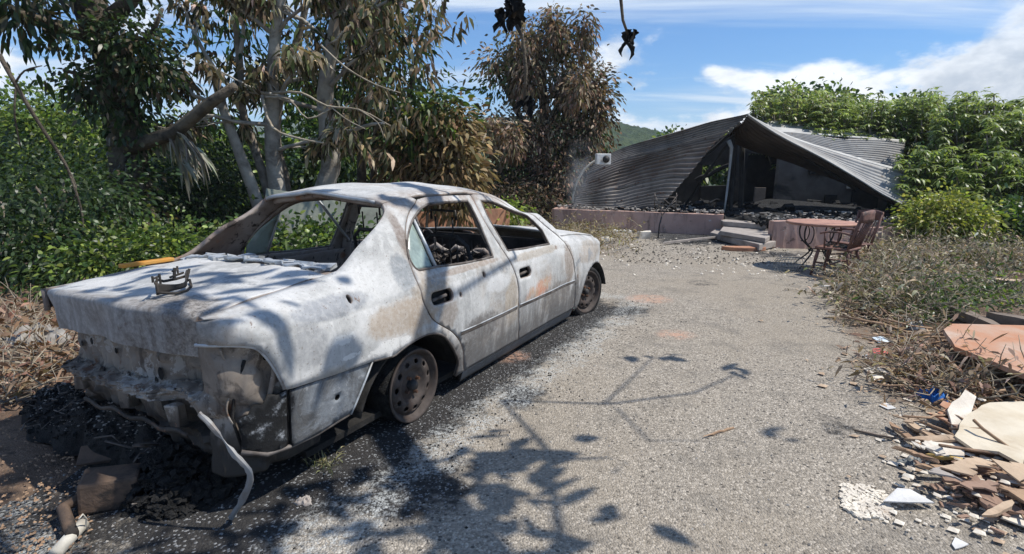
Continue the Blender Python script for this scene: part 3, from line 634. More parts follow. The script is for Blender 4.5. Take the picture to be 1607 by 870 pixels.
# boot lid
def sy(y): return y*(.88 if y > 0 else 1)
def deckz(x, y):
    return .793 + .045*ss(-.97, -.3, x) + .022*(1-(y/.62)**2) - .028*(sy(y)+.8)
def lid_fn(a, b):
    y = -.613 + 1.226*b; xr = -.945 - .055*(1-(y/.613)**2); r = .024
    t = a
    if t < .55: x = -.315 + (xr+r+.315)*(t/.55); z = deckz(x, y)
    elif t < .68:
        an = (t-.55)/.13*math.pi/2*.93; x = xr + r - r*math.sin(an); z = deckz(xr+r, y) - r*(1-math.cos(an))
    else:
        k = (t-.68)/.32; x = xr + .012*k; z = deckz(xr+r, y) - r*.93 - .165*k
        if k > .93: x += .03
    # crumples
    z += (.006*math.sin(x*9+y*4)*math.sin(y*11) + .004*math.sin(x*23-y*9))*(1 if t < .6 else .3)
    x += (.010*math.sin(y*9+1)+.007*math.sin(y*21+z*12))*ss(.6, .9, t) 
    yy = sy(y)
    if y > .3 and t > .68: yy *= 1 - .10*(t-.68)/.32*ss(.3, .6, y)
    return Vector((x, yy, z))
m = MB(); m.grid(lid_fn, 60, 50, True); m.build('boot_lid', M['paint'], car, True, .014, -1, 0, M['inner'])
# rear panel below the lid, with its ledge
def rear_fn(a, b):
    y = -.60 + 1.13*a; u = b
    zs = [.64, .60, .475, .468, .462, .455, .42, .41, .30, .22, .16]; xs_ = [-.86, -.885, -.885, -.905, -.955, -.958, -.952, -.90, -.885, -.84, -.78]
    k = u*10; z = ip(k, range(11), zs); x = ip(k, range(11), xs_)
    x += -.025*(1-(y/.6)**2) + (.004 if z > .40 else .016)*math.sin(y*11+z*5)*math.sin(z*21) + .004*math.sin(y*37+z*23)*math.sin(y*13) + .003*math.sin(y*71-z*53)
    x += .055*math.exp(-((y+.42)/.10)**2)*ss(.16, .3, z) - .025*math.exp(-((y+.30)/.05)**2)
    if y > .40: x += .16*((y-.40)/.13)**2
    if z < .3: x += .05*math.sin(y*6+1)
    return Vector((x, y, z - .028*(y+.8) + .012*(y+.1)*(z < .47)*0 - .012*math.sin(y*3+.6)*ss(.40, .47, z)*ss(.56, .47, z)))
m = MB(); m.grid(lambda a, b: rear_fn(a, b) + Vector((.006*math.sin(a*97+b*61)*math.sin(a*53-b*83) + .010*max(0, math.sin(a*31+b*19)*math.sin(b*43-a*17))**3 - .014*max(0, math.sin(a*23-b*37)*math.sin(b*29+a*41))**4, 0, .004*math.sin(a*61+b*30))), 110, 80, True); m.build('rear_panel', M['rear'], car, True, .008, 1)
# dents and lamp holes burnt through the rear panel
for (a, b, r) in ((.27,.17,.020),(.30,.20,.014),(.56,.13,.010),(.75,.12,.012),(.84,.14,.010),(.66,.22,.008),(.24,.71,.030),(.47,.23,.008)):
    p = rear_fn(a, b); m = MB(); m.lathe([(0,0),(r*.8,.002),(r,0)], 10, Matrix.Translation(p+Vector((-.012,0,0))) @ Matrix.Rotation(math.radians(-90), 4, 'Y') @ Matrix.Scale(1.4, 4, (1,0,0))); m.build('burnt_hole', M['soot'], car, True)
for (a0, a1, zz, r, nm) in ((.10,.80,.30,.010,'crash_bar'),(.05,.85,.205,.014,'floor_edge')):
    m = MB(); m.tube([rear_fn(a0+(a1-a0)*k/16, .8)*0 + Vector((-.955 if nm=='crash_bar' else -.87, -.60+1.13*(a0+(a1-a0)*k/16), zz+.012*math.sin(k*1.3)-.028*(.2+1.13*k/16))) for k in range(17)], r, 7, True, .25, .7); m.build(nm, M['rear'], car, True)
for y in (-.40, -.05, .34):
    m = MB(); m.box((-.935, y, .355), (.05,.055,.09), Matrix.Rotation(.2, 3, 'Z'), 0, .006); m.build('bumper_bracket', M['rear'], car, False, 0, -1, .005)
m = MB(); m.tube([rear_fn(k/20, .015) + Vector((-.012,0,.0)) for k in range(21)], .008, 5, True, .3); m.build('lid_shadow_line', M['soot'], car, True)  # dark tube painted in as the shadow line beneath the boot lid
# tail lamp bucket inside the quarter panel's cut-out
def bucket_fn(a, b):
    x = -.56 - .40*a; u = .16+.53*b
    p = S(max(x, -.957), u, -1, .045 + .018*math.sin(a*9)*math.sin(b*7) + .02*math.exp(-((a-.55)/.08)**2))
    if x < -.93: p.x = -.93
    p.x += .03*math.exp(-((b-.45)/.12)**2)
    return p
m = MB(); m.grid(lambda a, b: bucket_fn(a, b) + Vector((.010*max(0, math.sin(a*19+b*7))**3, .012*max(0, math.sin(b*17-a*9))**4 - .008*max(0, math.sin(a*27+b*23)*math.sin(b*31))**3, 0)), 50, 50, True); m.build('tail_lamp_bucket', M['rear'], car, True, .006, 0)
m = MB(); m.grid(lambda a, b: S(-.90+.0*a, .25+.43*b, -1, .05).lerp(rear_fn(.06, .9-.85*b), a) + Vector((.02*math.sin(b*11)+.02*math.sin(a*8), 0, 0)), 14, 30, True); m.build('corner_panel', M['rear'], car, True, .006, 0)
for (x, u, r) in ((-.70,.60,.010),(-.745,.515,.010),(-.80,.62,.012),(-.66,.55,.006)):
    p = S(x, u, -1, .036); m = MB(); m.lathe([(0,0),(r,0)], 10, Matrix.Translation(p) @ Matrix.Rotation(math.radians(90), 4, 'X')); m.build('burnt_hole', M['soot'], car, True)
m = MB(); m.tube([S(x, u, -1, .012) for x, u in tail], .007, 6); m.build('lamp_cutout_lip', M['alu'], car, True)
m = MB(); m.tube([S(-.86,.62,-1,.04), S(-.89,.50,-1,.05), S(-.90,.40,-1,.055), S(-.88,.26,-1,.06)], .006, 6, True, .3); m.build('corner_seam', M['soot'], car, True)
m = MB(); m.tube([S(-.76,.66,-1,.04), S(-.775,.55,-1,.04), S(-.80,.42,-1,.05), S(-.80,.28,-1,.05)], .010, 6, True, .2); m.build('corner_seam', M['rear'], car, True)
# what is left of the bumper skin along the side
panel('bumper_skin', [(-.285,.444),(-.295,.44),(-.333,.373),(-.395,.276),(-.417,.239),(-.60,.225),(-.735,.23),(-.735,.472),(-.526,.458)], [disc(-.50,.35,.014,.013)], -1, .010, 'valance', 'soot', .012, .03)
panel('bumper_skin', [(-.745,.472),(-.75,.23),(-.79,.245),(-.83,.235),(-.86,.262),(-.90,.27),(-.895,.33),(-.905,.40),(-.875,.41),(-.86,.445),(-.83,.44),(-.81,.475),(-.78,.465)], [], -1, .02, 'valance', 'soot', .012, .03)
m = MB(); m.tube([S(x, u, -1, .02) for x, u in ((-.417,.236),(-.6,.222),(-.74,.228),(-.83,.238),(-.90,.268))], .010, 6, True, .25); m.build('bumper_skin_edge', M['steel'], car, True)
m = MB(); m.tube([S(x, u, -1, .006) for x, u in ((-.29,.446),(-.333,.373),(-.395,.276),(-.42,.236))], .005, 6); m.build('bumper_skin_edge', M['alu'], car, True)
# fused trim and ash along the rear window base
m = MB(); m.tube([Vector((-.31+.02*math.sin(k*1.7), sy(-.58+1.16*k/30), deckz(-.31, -.58+1.16*k/30)+.010+.012*random.random())) for k in range(31)], [random.uniform(.003, .012) for _ in range(31)], 7, True, .3); m.build('window_base_trim', M['plaster'] if False else M['alu'], car, True)
m = MB()
for k in range(46):
    y = random.uniform(-.5, .57); m.box((-.26+random.uniform(-.04,.05), sy(y), deckz(-.3, y)+random.uniform(-.015,.012)), (random.uniform(.02,.07), random.uniform(.03,.10), random.uniform(.008,.03)), Matrix.Rotation(random.uniform(-.6,.6), 3, 'Z') @ Matrix.Rotation(random.uniform(-.4,.4), 3, 'Y'), 0, .004)
m.build('melted_glass_crumbs', M['alu'], car)
# bonnet, nose
m = MB()
def bonnet(a, b):
    x = 1.98 + 1.04*a; sg = -1 if b < .5 else 1; p = S(x, .815, sg); q = abs(2*b-1); yy = p.y*q; return Vector((x + .03*(1-q*q), yy, p.z + .03*(1-q**2)))
m.grid(bonnet, 20, 20, True); m.build('bonnet', M['paint'], car, True, .012)
m = MB(); m.grid(lambda a, b: Vector((3.03 + .04*(1-(2*a-1)**2) - .02*b, -.56+1.06*a, .10+.42*(1-b))), 14, 8); m.build('nose_panel', M['inner'], car, True, .01, 0)
# cabin: floor, bulkhead, dashboard, seats, wheel
m = MB(); m.box((.75, -.04, .10), (2.7, 1.36, .03)); m.build('floor_pan', M['soot'], car)
m = MB(); m.grid(lambda a, b: Vector((-.06 + .16*b - .02*math.sin(a*9), -.60+1.12*a, .74 - .50*b)), 16, 6); m.build('rear_bulkhead', M['inner'], car, True, .01, 0)
m = MB(); m.grid(lambda a, b: Vector((-.30+.26*b, -.60+1.12*a, .775-.02*b+.012*math.sin(a*21)*math.sin(b*5))), 30, 6); m.build('parcel_shelf', M['inner'], car, True, .008, 0)
m = MB(); m.box((2.0, -.04, .42), (.06, 1.34, .62)); m.build('bulkhead', M['soot'], car)
m = MB(); m.tube([Vector((1.72, -.66+1.24*k/18, .62+.03*math.sin(k*1.9))) for k in range(19)], [.018+.006*abs(math.sin(k*1.3)) for k in range(19)], 9, True, .2); m.build('dashboard_beam', M['inner'], car, True)
m = MB()
for k in range(190): m.box((random.uniform(1.5,1.9), random.uniform(-.6,.5), random.uniform(.40,.66)), (random.uniform(.01,.07), random.uniform(.008,.05), random.uniform(.004,.018)), Matrix.Rotation(random.uniform(-1,1), 3, 'Z') @ Matrix.Rotation(random.uniform(-.6,.6), 3, 'X'), 0, .012)
m.build('dashboard_wreckage', M['steel'], car)
m = MB(); R = Matrix.Translation((1.45, .30, .66)) @ Matrix.Rotation(math.radians(-62), 4, 'Y')
m.tube([R @ Vector((.175*math.cos(a), .175*math.sin(a), 0)) for a in [2*math.pi*k/24 for k in range(25)]], .010, 6, False)
for a in (0, 2.1, 4.2): m.tube([R @ Vector((0,0,0)), R @ Vector((.175*math.cos(a), .175*math.sin(a), 0))], .008, 5)
m.tube([R @ Vector((0,0,0)), R @ Vector((0,0,-.35))], .02, 6); m.build('steering_wheel', M['iron'], car, True)
def seat(cx, cy, w):
    s = MB(); T = lambda x, y, z: Vector((cx+x, cy+y, z))
    s.tube([T(0,-w,.2), T(-.06,-w,.55), T(-.12,-w*.85,.80), T(-.13,-w*.5,.86), T(-.13,w*.5,.86), T(-.12,w*.85,.80), T(-.06,w,.55), T(0,w,.2)], .014, 6)
    for k in range(6):
        z = .3+.09*k; xx = -.02-.1*(z-.2)/.6
        s.tube([T(xx,-w,z)] + [T(xx+.012*(-1)**q, -w+2*w*q/9, z+.012*(-1)**q) for q in range(1, 9)] + [T(xx,w,z)], .0045, 4)
    for y in (-.07, .07): s.tube([T(-.12,y,.84), T(-.13,y,.99)], .006, 5)
    s.tube([T(-.13,-.10,.97), T(-.135,-.10,1.03), T(-.135,.10,1.03), T(-.13,.10,.97)], .009, 5)
    for y in (-w, w): s.tube([T(-.02,y,.22), T(.48,y,.25)], .014, 5)
    for k in range(6): s.tube([T(.02+.085*k,-w,.24), T(.02+.085*k,0,.225), T(.02+.085*k,w,.24)], .0045, 4)
    for k in range(8): s.tube([T(-.08+.01*k, -w+2*w*k/7, .24), T(-.11, -w+2*w*k/7, .84)], .004, 4)
    return s.build('seat_frame', M['iron'], car, True)
seat(1.05, -.36, .21); seat(1.05, .30, .20)
m = MB()
for k in range(10): m.tube([Vector((.10+.06*math.sin(k), -.55+1.05*k/9, .25)), Vector((.03, -.55+1.05*k/9, .62))], .005, 4)
for k in range(5): m.tube([Vector((.02, -.58, .3+.08*k)), Vector((.03, .5, .3+.08*k))], .006, 4)
m.build('rear_seat_springs', M['iron'], car, True)
m = MB()
for k in range(160): m.box((random.uniform(.15,1.9), random.uniform(-.6,.5), random.uniform(.12,.24)), (random.uniform(.02,.14), random.uniform(.01,.08), random.uniform(.006,.04)), Matrix.Rotation(random.uniform(-2,2), 3, 'Z') @ Matrix.Rotation(random.uniform(-.7,.7), 3, 'X'), 0, .012)
tag(m.build('burnt_cabin_debris', M['steel'], car), kind='stuff')
m = MB(); m.tube([Vector((.62,.50,1.10)), Vector((.80,.54,.93)), Vector((.97,.57,.76))], .011, 6); m.build('belt_rail', M['alu'], car, True)
# wheels: bare steel rims with a ring of round holes, drum, and the burnt tyre cords
def wheel(name, cx, sgn, zc, steer, tyre=False):
    w = thing(name, None, None); w.parent = car
    w.location = (cx, sgn*.79*(.88 if sgn > 0 else 1), zc); w.rotation_euler = (0, 0, steer)
    T = Matrix.Rotation(math.pi/2 if sgn < 0 else -math.pi/2, 4, 'X')          # local +z points outwards
    m = MB(); m.lathe([(.150,-.17),(.178,-.168),(.190,-.165),(.193,-.155),(.182,-.14),(.176,-.10),(.150,-.08),(.150,-.03),(.174,-.015),(.178,.002),(.184,.006),(.192,.010),(.195,.006),(.195,-.002),(.186,-.006)], 40, T); m.build('rim', M['rimsteel'], w, True)
    holes = [disc(.128*math.cos(a), .128*math.sin(a), .0165, .0135, 10, a+math.pi/2) for a in [2*math.pi*k/11+.2 for k in range(11)]]
    vs, fs = cdt(disc(0,0,.176,.176,44), holes, .016)
    def prof(r): return ip(r, [0,.03,.034,.060,.075,.088,.10,.118,.14,.158,.168,.176], [-.030,-.030,-.022,-.022,-.032,-.012,-.004,-.003,-.008,-.022,-.034,-.036])
    m = MB(); m.v = [tuple(T @ Vector((x, y, prof(math.hypot(x, y))))) for x, y in vs]; m.f = fs; m.build('rim_disc', M['rimsteel'], w, True, .006)
    for k in range(4):
        a = math.pi/2*k+.5; p = T @ Vector((.05*math.cos(a), .05*math.sin(a), -.012)); m = MB(); m.lathe([(.0001,.012),(.008,.012),(.009,-.01)], 6, Matrix.Translation(p) @ T); m.build('wheel_nut', M['rust'], w)
    m = MB(); m.lathe([(.0001,.012),(.022,.010),(.028,-.005),(.03,-.03)], 16, T); m.build('hub', M['iron'], w, True)
    m = MB(); m.lathe([(.0001,-.05),(.105,-.05),(.112,-.06),(.112,-.12),(.0001,-.12)], 28, T); m.build('brake_drum', M['steel'], w, True)
    if tyre:
        m = MB(); m.lathe([(.19,-.15),(.225,-.155),(.238,-.12),(.240,-.03),(.228,.004),(.205,.012),(.193,.004)], 40, T); m.build('burnt_tyre', M['soot'], w, True)
    else:
        m = MB(); m.lathe([(.176,-.155),(.199,-.15),(.204,-.09),(.20,-.03),(.188,-.012)], 40, T); m.build('tyre_cords', M['charcoal'], w, True)
    return w
wheel('wheel', .045, -1, .200, 0); wheel('wheel', .045, 1, .16, 0)
wheel('wheel', 2.50, -1, .205, math.radians(-14), True); wheel('wheel', 2.50, 1, .16, math.radians(-14), True)
m = MB(); m.tube([Vector((.045,-.60,.2)), Vector((.045,.5,.17))], .035, 8); m.build('rear_axle', M['soot'], car, True)
m = MB(); m.tube([Vector((-.05,-.62,.25)), Vector((-.02,-.60,.55))], .045, 8); m.tube([Vector((.12,-.60,.14)), Vector((.45,-.58,.11))], .022, 6); m.build('suspension', M['rust'], car, True)
# bent bumper reinforcement hanging from the right rear corner
def at_car(P): x, y = to_car(P.x, P.y); return Vector((x, y, P.z))
car.location = CARP; car.rotation_euler = (0, 0, CARA)
bar = [at_car(p) for p in (at(315,655,1.80), at(333,672,1.79), at(352,694,1.78), at(372,720,1.77), at(390,738,1.77), at(397,752,1.77), at(392,772,1.79), at(380,798,1.81), at(366,819,1.83))]
m = MB(); m.tube(smooth_line([tuple(p) for p in bar], 3), [.012, .020]+[.021]*20+[.016]*2+[.010], 8, True, .12, .45) if False else m.tube(smooth_line([tuple(p) for p in bar], 3), [.012]*6+[.004]*2+[.013]*13+[.010]*4, 8, True, .22, .6)
m.build('bent_trim_strip', M['tin'], car, True)

# ------------------------------------------------------------------ things on and around the car
m = MB(); bo = from_car(-.80, -.23, deckz(-.80, -.23) + .010); rt = MB()
br = thing('metal_bracket', 'charred metal bracket with upright prongs resting on the boot lid', 'bracket', bo, CARA+.55)
br.scale = (.66, .66, .72); b1 = MB()
for (p, q, r) in (((-.16,0,.05),(-.15,0,.10),.006), ((-.19,0,.10),(-.12,.01,.10),.006), ((-.19,0,.08),(-.19,0,.115),.007), ((-.12,0,.06),(-.12,0,.115),.007), ((.06,.02,.05),(.08,.02,.115),.009), ((.05,.02,.10),(.11,.02,.10),.006), ((.11,.02,.07),(.11,.02,.12),.006), ((.17,0,.03),(.21,0,.085),.008), ((.02,.02,.07),(.17,.02,.07),.007)):
    MB().tube([p, q], r, 6, True, .1).build('prong', M['rear'], br)
b2 = MB(); b2.grid(lambda a, b: Vector((-.17+.36*a, -.05*math.sin(math.pi*a)+.012*math.sin(a*9), (.005+.07*b)*(1-.55*math.sin(math.pi*a)*b)+.01*a)), 18, 4); b2.build('plate', M['rear'], br, True, .008, 0)
b3 = MB(); MB().tube([(-.17,0,.07),(-.08,.04,.075),(0,.05,.05),(.1,.03,.045),(.19,0,.05)], .008, 6).build('rail', M['rear'], br, True); b3.tube([(-.17,-.0,.02),(-.1,-.07,.0),(0,-.085,-.004),(.1,-.06,0),(.2,0,.02)], .008, 6); b3.build('rail', M['rear'], br, True)
p0, p1 = from_car(-.62, .545, deckz(-.62, .62)+.012), from_car(-.36, .56, deckz(-.36, .62)+.014)
m = MB(); m.box((0,0,0), ((p1-p0).length, .045, .02), None, 0, .002); o = m.build('plastic_strip', M['orange'], None, False, 0, -1, .005); o.location = (p0+p1)/2 + Vector((0,0,.008)); o.rotation_euler = (0, 0, CARA); tag(o, 'orange plastic strip lying on the far edge of the boot lid by the window', 'strip')
# fallen bumper, fused into a charcoal heap behind the car
def heap(name, c, r, n, lab, cat, mat='charcoal', size=(.02,.07), seed=1):
    rr = random.Random(seed); mb = MB()
    for k in range(n):
        a = rr.uniform(0, 6.283); d = math.sqrt(rr.random()); x, y = r[0]*d*math.cos(a), r[1]*d*math.sin(a)
        z = max(0, r[2]*(1-d*d)*rr.uniform(.55, 1.0)); s = rr.uniform(*size)
        R = Matrix.Rotation(rr.uniform(0, 6.28), 3, 'Z') @ Matrix.Rotation(rr.uniform(-1, 1), 3, 'X')
        mb.box((c[0]+x, c[1]+y, c[2]+z), (s*rr.uniform(.6,1.8), s, s*rr.uniform(.3,.8)), R, 0, s*.22)
    return mb
def mound_fn(path, w, h, seed):
    """a lumpy ridge along a path on the ground"""
    P = [Vector(p) for p in path]
    def fn(a, b):
        t = a*(len(P)-1); i = min(int(t), len(P)-2); p = P[i].lerp(P[i+1], t-i); d = (P[i+1]-P[i]).normalized(); nrm = Vector((-d.y, d.x, 0))
        e = (math.sin(math.pi*min(1, max(0, a))))**.35; s = 2*b-1
        lump = 1 + .16*math.sin(a*13+b*5+seed) + .10*math.sin(a*29+b*17+seed*2) + .07*math.sin(b*31+a*47)
        return p + nrm*w*s*e*(1+.12*math.sin(a*31+seed)) + Vector((0, 0, max(-.01, h*e*(1-s*s)**.7*lump*(.75+.25*math.sin(a*9+seed)))))
    return fn
BPATH = [gr(58,662), gr(125,680), gr(195,698), gr(258,725), gr(322,772)]
bumper = thing('fallen_bumper', 'blackened rear bumper melted into a long charcoal ridge behind the car', 'bumper')
m = MB(); m.grid(mound_fn(BPATH, .19, .33, 2), 90, 26); m.build('melted_shell', M['charcoal'], bumper, True)
m = MB()
for k in range(1600):
    f = mound_fn(BPATH, .19, .33, 2)
    p = f(random.random(), random.uniform(.05, .95)); s = random.uniform(.003, .010) if k % 4 else random.uniform(.010, .022)
    m.box(p + Vector((0,0,s*.3)), (s*random.uniform(.7,2), s, s*.6), Matrix.Rotation(random.uniform(0,6), 3, 'Z') @ Matrix.Rotation(random.uniform(-1,1), 3, 'X'), 0, s*.2)
tag(m.build('char_crumbs', M['charcoal'], bumper), kind='stuff')
m = MB()
for k in range(1100):
    f = mound_fn(BPATH, .19, .33, 2)
    p = f(random.random(), random.uniform(.1, .9)); s = random.uniform(.003, .008)
    m.box(p + Vector((0,0,s*.5)), (s*random.uniform(.7,2), s, s*.4), Matrix.Rotation(random.uniform(0,6), 3, 'Z'), 0, s*.2)
tag(m.build('ash_flakes', M['stone'], bumper), kind='stuff')
m = MB()
for k in range(46):
    f = mound_fn(BPATH, .19, .33, 2); a0 = random.random(); p = f(a0, random.uniform(.1,.6)); q = p + Vector((random.gauss(0,.10), random.gauss(-.03,.08), random.uniform(-.06,.09))); q.z = max(.01, q.z)
    m.tube(wig(p, q, 5, .05), random.uniform(.0015,.005), 4)
tag(m.build('burnt_wires', M['steel'], bumper, True), kind='stuff')
at_base(bumper, gr(200,715))
for (a, b, r, lab, sd) in ((at_car(gr(300,765)).x, at_car(gr(300,765)).y, (.24,.26,.22), 'crumbled black charcoal heap under the right rear corner of the car', 5),):
    m = heap('x', from_car(a, b), r, 1200, lab, 'heap', 'charcoal', (.006,.028), sd); o = m.build('charcoal_heap', M['charcoal'], None); tag(o, lab, 'heap')
mf = thing('muffler', 'rusty brown box muffler lying in the ashes behind the car', 'muffler')
pm = gr(178,800); ang = math.radians(28)
m = MB(); m.box(pm+Vector((0,.02,.065)), (.20,.15,.13), Matrix.Rotation(ang, 3, 'Z') @ Matrix.Rotation(.10, 3, 'Y'), 0, .006); m.build('muffler_case', M['muffler'], mf, False, 0, -1, .012)
m = MB(); m.tube([pm+Vector((-.06,-.04,.07)), pm+Vector((-.10,-.10,.055)), gr(118,848,.04)], .021, 8); m.build('inlet_pipe', M['muffler'], mf, True)
m = MB(); m.tube([pm+Vector((.09,.06,.07)), pm+Vector((.26,.10,.10)), pm+Vector((.40,.22,.13))], .016, 7); m.build('outlet_pipe', M['muffler'], mf, True)
at_base(mf, pm)
m = MB(); m.tube([gr(135,830,.03), gr(118,848,.028), gr(92,878,.024)], .022, 10); o = m.build('tail_pipe', M['pipe'], None, True); tag(o, 'pale broken pipe poking out below the rusty muffler', 'pipe')
m = MB(); m.tube([gr(128,823,.09), gr(134,815,.1), gr(140,822,.07), gr(139,838,.02), gr(130,846,.01)], .0028, 5); tag(m.build('wire', M['pipe'], None, True), 'thin loop of pale wire hooked over the pale pipe', 'wire')
o = MB().box(gr(150,748)+Vector((0,.05,.06)), (.16,.1,.02), Matrix.Rotation(.4, 3, 'Z') @ Matrix.Rotation(.5, 3, 'X'), 0, .006).build('metal_plate', M['muffler'], None, False, 0, -1, .004); tag(o, 'small brown metal plate tilted in the ashes above the muffler', 'plate')

# ------------------------------------------------------------------ burnt house
house = thing('burnt_house', 'burnt out single storey house with collapsed corrugated tin roof at the end of the driveway', 'house')
def hb(name, mat, c, d, rz=0, parent=house, bev=.008, jit=.0):
    o = MB().box(Vector((0,0,0)), d, None, 0, jit).build(name, M[mat], parent, False, 0, -1, bev); o.location = c; o.rotation_euler = (0, 0, rz); return o
def wall_between(name, mat, a, b, h, th, z0=0, parent=house, n=24, rough=.006, ztop=None):
    a, b = Vector(a), Vector(b); d = (b-a).normalized(); nr = Vector((d.y, -d.x, 0)); mb = MB(); L = (b-a).length
    prof = [(-th/2, z0), (-th/2, z0+h*.5), (-th/2, z0+h), (th/2, z0+h), (th/2, z0)]
    def fn(s, t):
        k = t*4; i = min(int(k), 3); o = prof[i][0]+(prof[i+1][0]-prof[i][0])*(k-i); z = prof[i][1]+(prof[i+1][1]-prof[i][1])*(k-i)
        if ztop and z > z0+h*.8: z += ztop(s)
        p = a.lerp(b, s) - nr*o; return p + Vector((random.uniform(-rough, rough), random.uniform(-rough, rough), z + random.uniform(-rough, rough)))
    mb.grid(fn, n, 4, True); k = 5
    mb.f.append(tuple(range(k))); mb.f.append(tuple(n*k+i for i in range(k-1, -1, -1)))
    return mb.build(name, M[mat], parent, False)
A0, A1 = Vector((.93, 11.84, 0)), Vector((4.12, 10.66, 0))
hd = (A1-A0).normalized(); hn = Vector((-hd.y, hd.x, 0))            # along the front and into the house
hr = math.atan2(hd.y, hd.x)
wall_between('porch_wall', 'pink', A0, A1, .41, .16)
wall_between('porch_wall', 'pink', (4.30, 9.03, 0), (5.75, 9.0, 0), .45, .18)
wall_between('porch_wall', 'pink', (5.78, 9.0, 0), (6.85, 9.02, 0), .36, .18)
wall_between('porch_wall', 'pink', A0, A0+hn*3, .41, .16)
# floor slab
fl = [A0+hn*.1, A1+hn*.1, Vector((4.9,10.5,0)), Vector((4.9,9.12,0)), Vector((6.85,9.12,0)), Vector((9.0,9.6,0)), Vector((9.4,14.6,0)), A0+hn*4.5]
MB().prism([(p.x, p.y) for p in fl], -.05, .30).build('floor_slab', M['wall_dark'], house)
# corrugated sheets: patch functions with ribs across v
def bil(P, a, b): return P[0].lerp(P[1], a).lerp(P[3].lerp(P[2], a), b)
def tin(name, mat, fn, nrib, nu=26, amp=.022, th=.006, mat2=None, sub=5):
    mb = MB(); nv = nrib*sub
    def f(a, b):
        p = fn(a, b); e = .01; n = (fn(min(a+e,1), b)-fn(max(a-e,0), b)).cross(fn(a, min(b+e,1))-fn(a, max(b-e,0)))
        n = n.normalized() if n.length > 1e-9 else Vector((0,0,1)); return p + n*amp*math.sin(b*nrib*2*math.pi)
    mb.grid(f, nu, nv); return mb.build(name, M[mat], house, True, th, 0, 0, M[mat2] if mat2 else None)
pk = at(1170,175,11.3)
edge = [pk] + [at(*q) for q in ((1150,196,11.35), (1118,224,11.45), (1083,268,11.5), (1055,300,11.5), (1030,322,11.45))]
left = [at(932,250,13.2), at(920,268,13.0), at(910,288,12.7), at(903,306,12.5), at(899,322,12.3), at(897,333,12.1)]
edgeS, leftS = smooth_line([tuple(p) for p in edge], 8), smooth_line([tuple(p) for p in left], 8)
def lt(l, t): k = t*(len(l)-1); i = min(int(k), len(l)-2); return Vector(l[i]).lerp(Vector(l[i+1]), k-i)
def left_fn(a, b):
    p = lt(edgeS, b).lerp(lt(leftS, b), a); s = math.sin(math.pi*a)
    p += Vector((0, 0, .11*s*(1-b)**2)); p += Vector((0, .25*s*math.sin(b*3.1), -.05*s*math.sin(b*7+a*3)*min(1,b*4)))
    p += Vector((0, .05*math.sin(a*11+b*5), .02*math.sin(a*8+1)*s)); return p
M['tin_dark2'] = corr('rusted_roof_tin', (.15, .12, .10), (.22, .19, .165), (.17, .095, .06))
for k, (b0, b1) in enumerate(((0, .30), (.28, .64), (.61, 1))):
    def strip_fn(a, b, b0=b0, b1=b1, k=k):
        bb = b0 + (b1-b0)*b; bb = min(1, max(0, bb + .006*math.sin(a*9+k*2) + .004*math.sin(a*23+k)))
        p = left_fn(min(1, a*(1-.02*(k == 1))), bb); dent = .05*math.exp(-((a-.45-.12*k)/.10)**2)*math.sin(bb*13+k) + .03*math.exp(-((a-.75+.1*k)/.06)**2)
        return p + Vector((-.02*(k-1), -.025*(2-k) + dent, .02*(2-k)*b + .03*dent))
    tin('roof_sheet', ('tin_dark', 'tin_dark2', 'tin_dark')[k], strip_fn, (7, 9, 9)[k], 44, .028)
m = MB()
for k in range(54):
    a_, b_ = random.random(), random.choice((.05,.29,.45,.63,.8)); p = left_fn(a_, b_); m.box(p+Vector((0,-.06,.02)), (.025,.02,.02), None, 0, .004)
tag(m.build('roof_nails', M['rust'], house), kind='stuff')
# front right sheet, sunlit edge and upper ribs painted pale, grey field
fU = [at(1172,178,11.3), at(1196,191,11.7), at(1252,217,11.75), at(1345,245,11.6), at(1424,266,11.4)]
fL = [at(1170,177,11.25), at(1200,197,11.22), at(1233,216,11.15), at(1289,244,11.0), at(1345,276,10.85), at(1383,299,10.7), at(1433,324,10.6)]
fUs, fLs = smooth_line([tuple(p) for p in fU], 8), smooth_line([tuple(p) for p in fL], 8)
tin('roof_sheet', 'tin', lambda a, b: lt(fLs, a).lerp(lt(fUs, a), b) + Vector((0, 0, -.05*math.sin(math.pi*b)*a)), 9, 50, .024, .006, None)
m = MB(); m.tube([Vector(p)+Vector((0,-.01,.01)) for p in fLs], .016, 6); m.build('sheet_edge', M['tin_white'], house, True)
tin('roof_sheet', 'tin_white', lambda a, b: lt(fUs, .12+.88*a).lerp(lt(fUs, .12+.88*a)+Vector((0,.3,.10)), b), 2, 40, .02)
# back sheet, its sunlit top strip painted in a paler tin
bs = [at(1205,222,13.6), at(1412,262,13.2), at(1419,204,14.3), at(1206,197,14.3)]
tin('roof_sheet', 'tin', lambda a, b: bil(bs, a, b*.78) + Vector((0,0,.03*math.sin(a*9))), 12, 30, .022)
tin('roof_sheet', 'tin_white', lambda a, b: bil(bs, a, .78)+Vector((0,1.3*b,.004+.42*b)), 4, 30, .03)
# scorched underside behind the gable edge
un = [at(1168,179,11.32), at(1146,196,11.4), at(1138,216,12.2), at(1190,232,12.6)]
uF = smooth_line([tuple(p+Vector((0,.03,-.02))) for p in fL], 8); uB = smooth_line([tuple(at(*q)) for q in ((1150,196,11.6),(1142,215,12.3),(1180,232,12.4),(1240,250,12.3),(1300,272,12.1),(1345,284,11.7),(1400,306,11.2))], 8)
tin('ceiling_sheet', 'tin_brown', lambda a, b: lt(uF, a).lerp(lt(uB, a), b) + Vector((0,0,-.05*math.sin(math.pi*b))), 10, 44, .02)
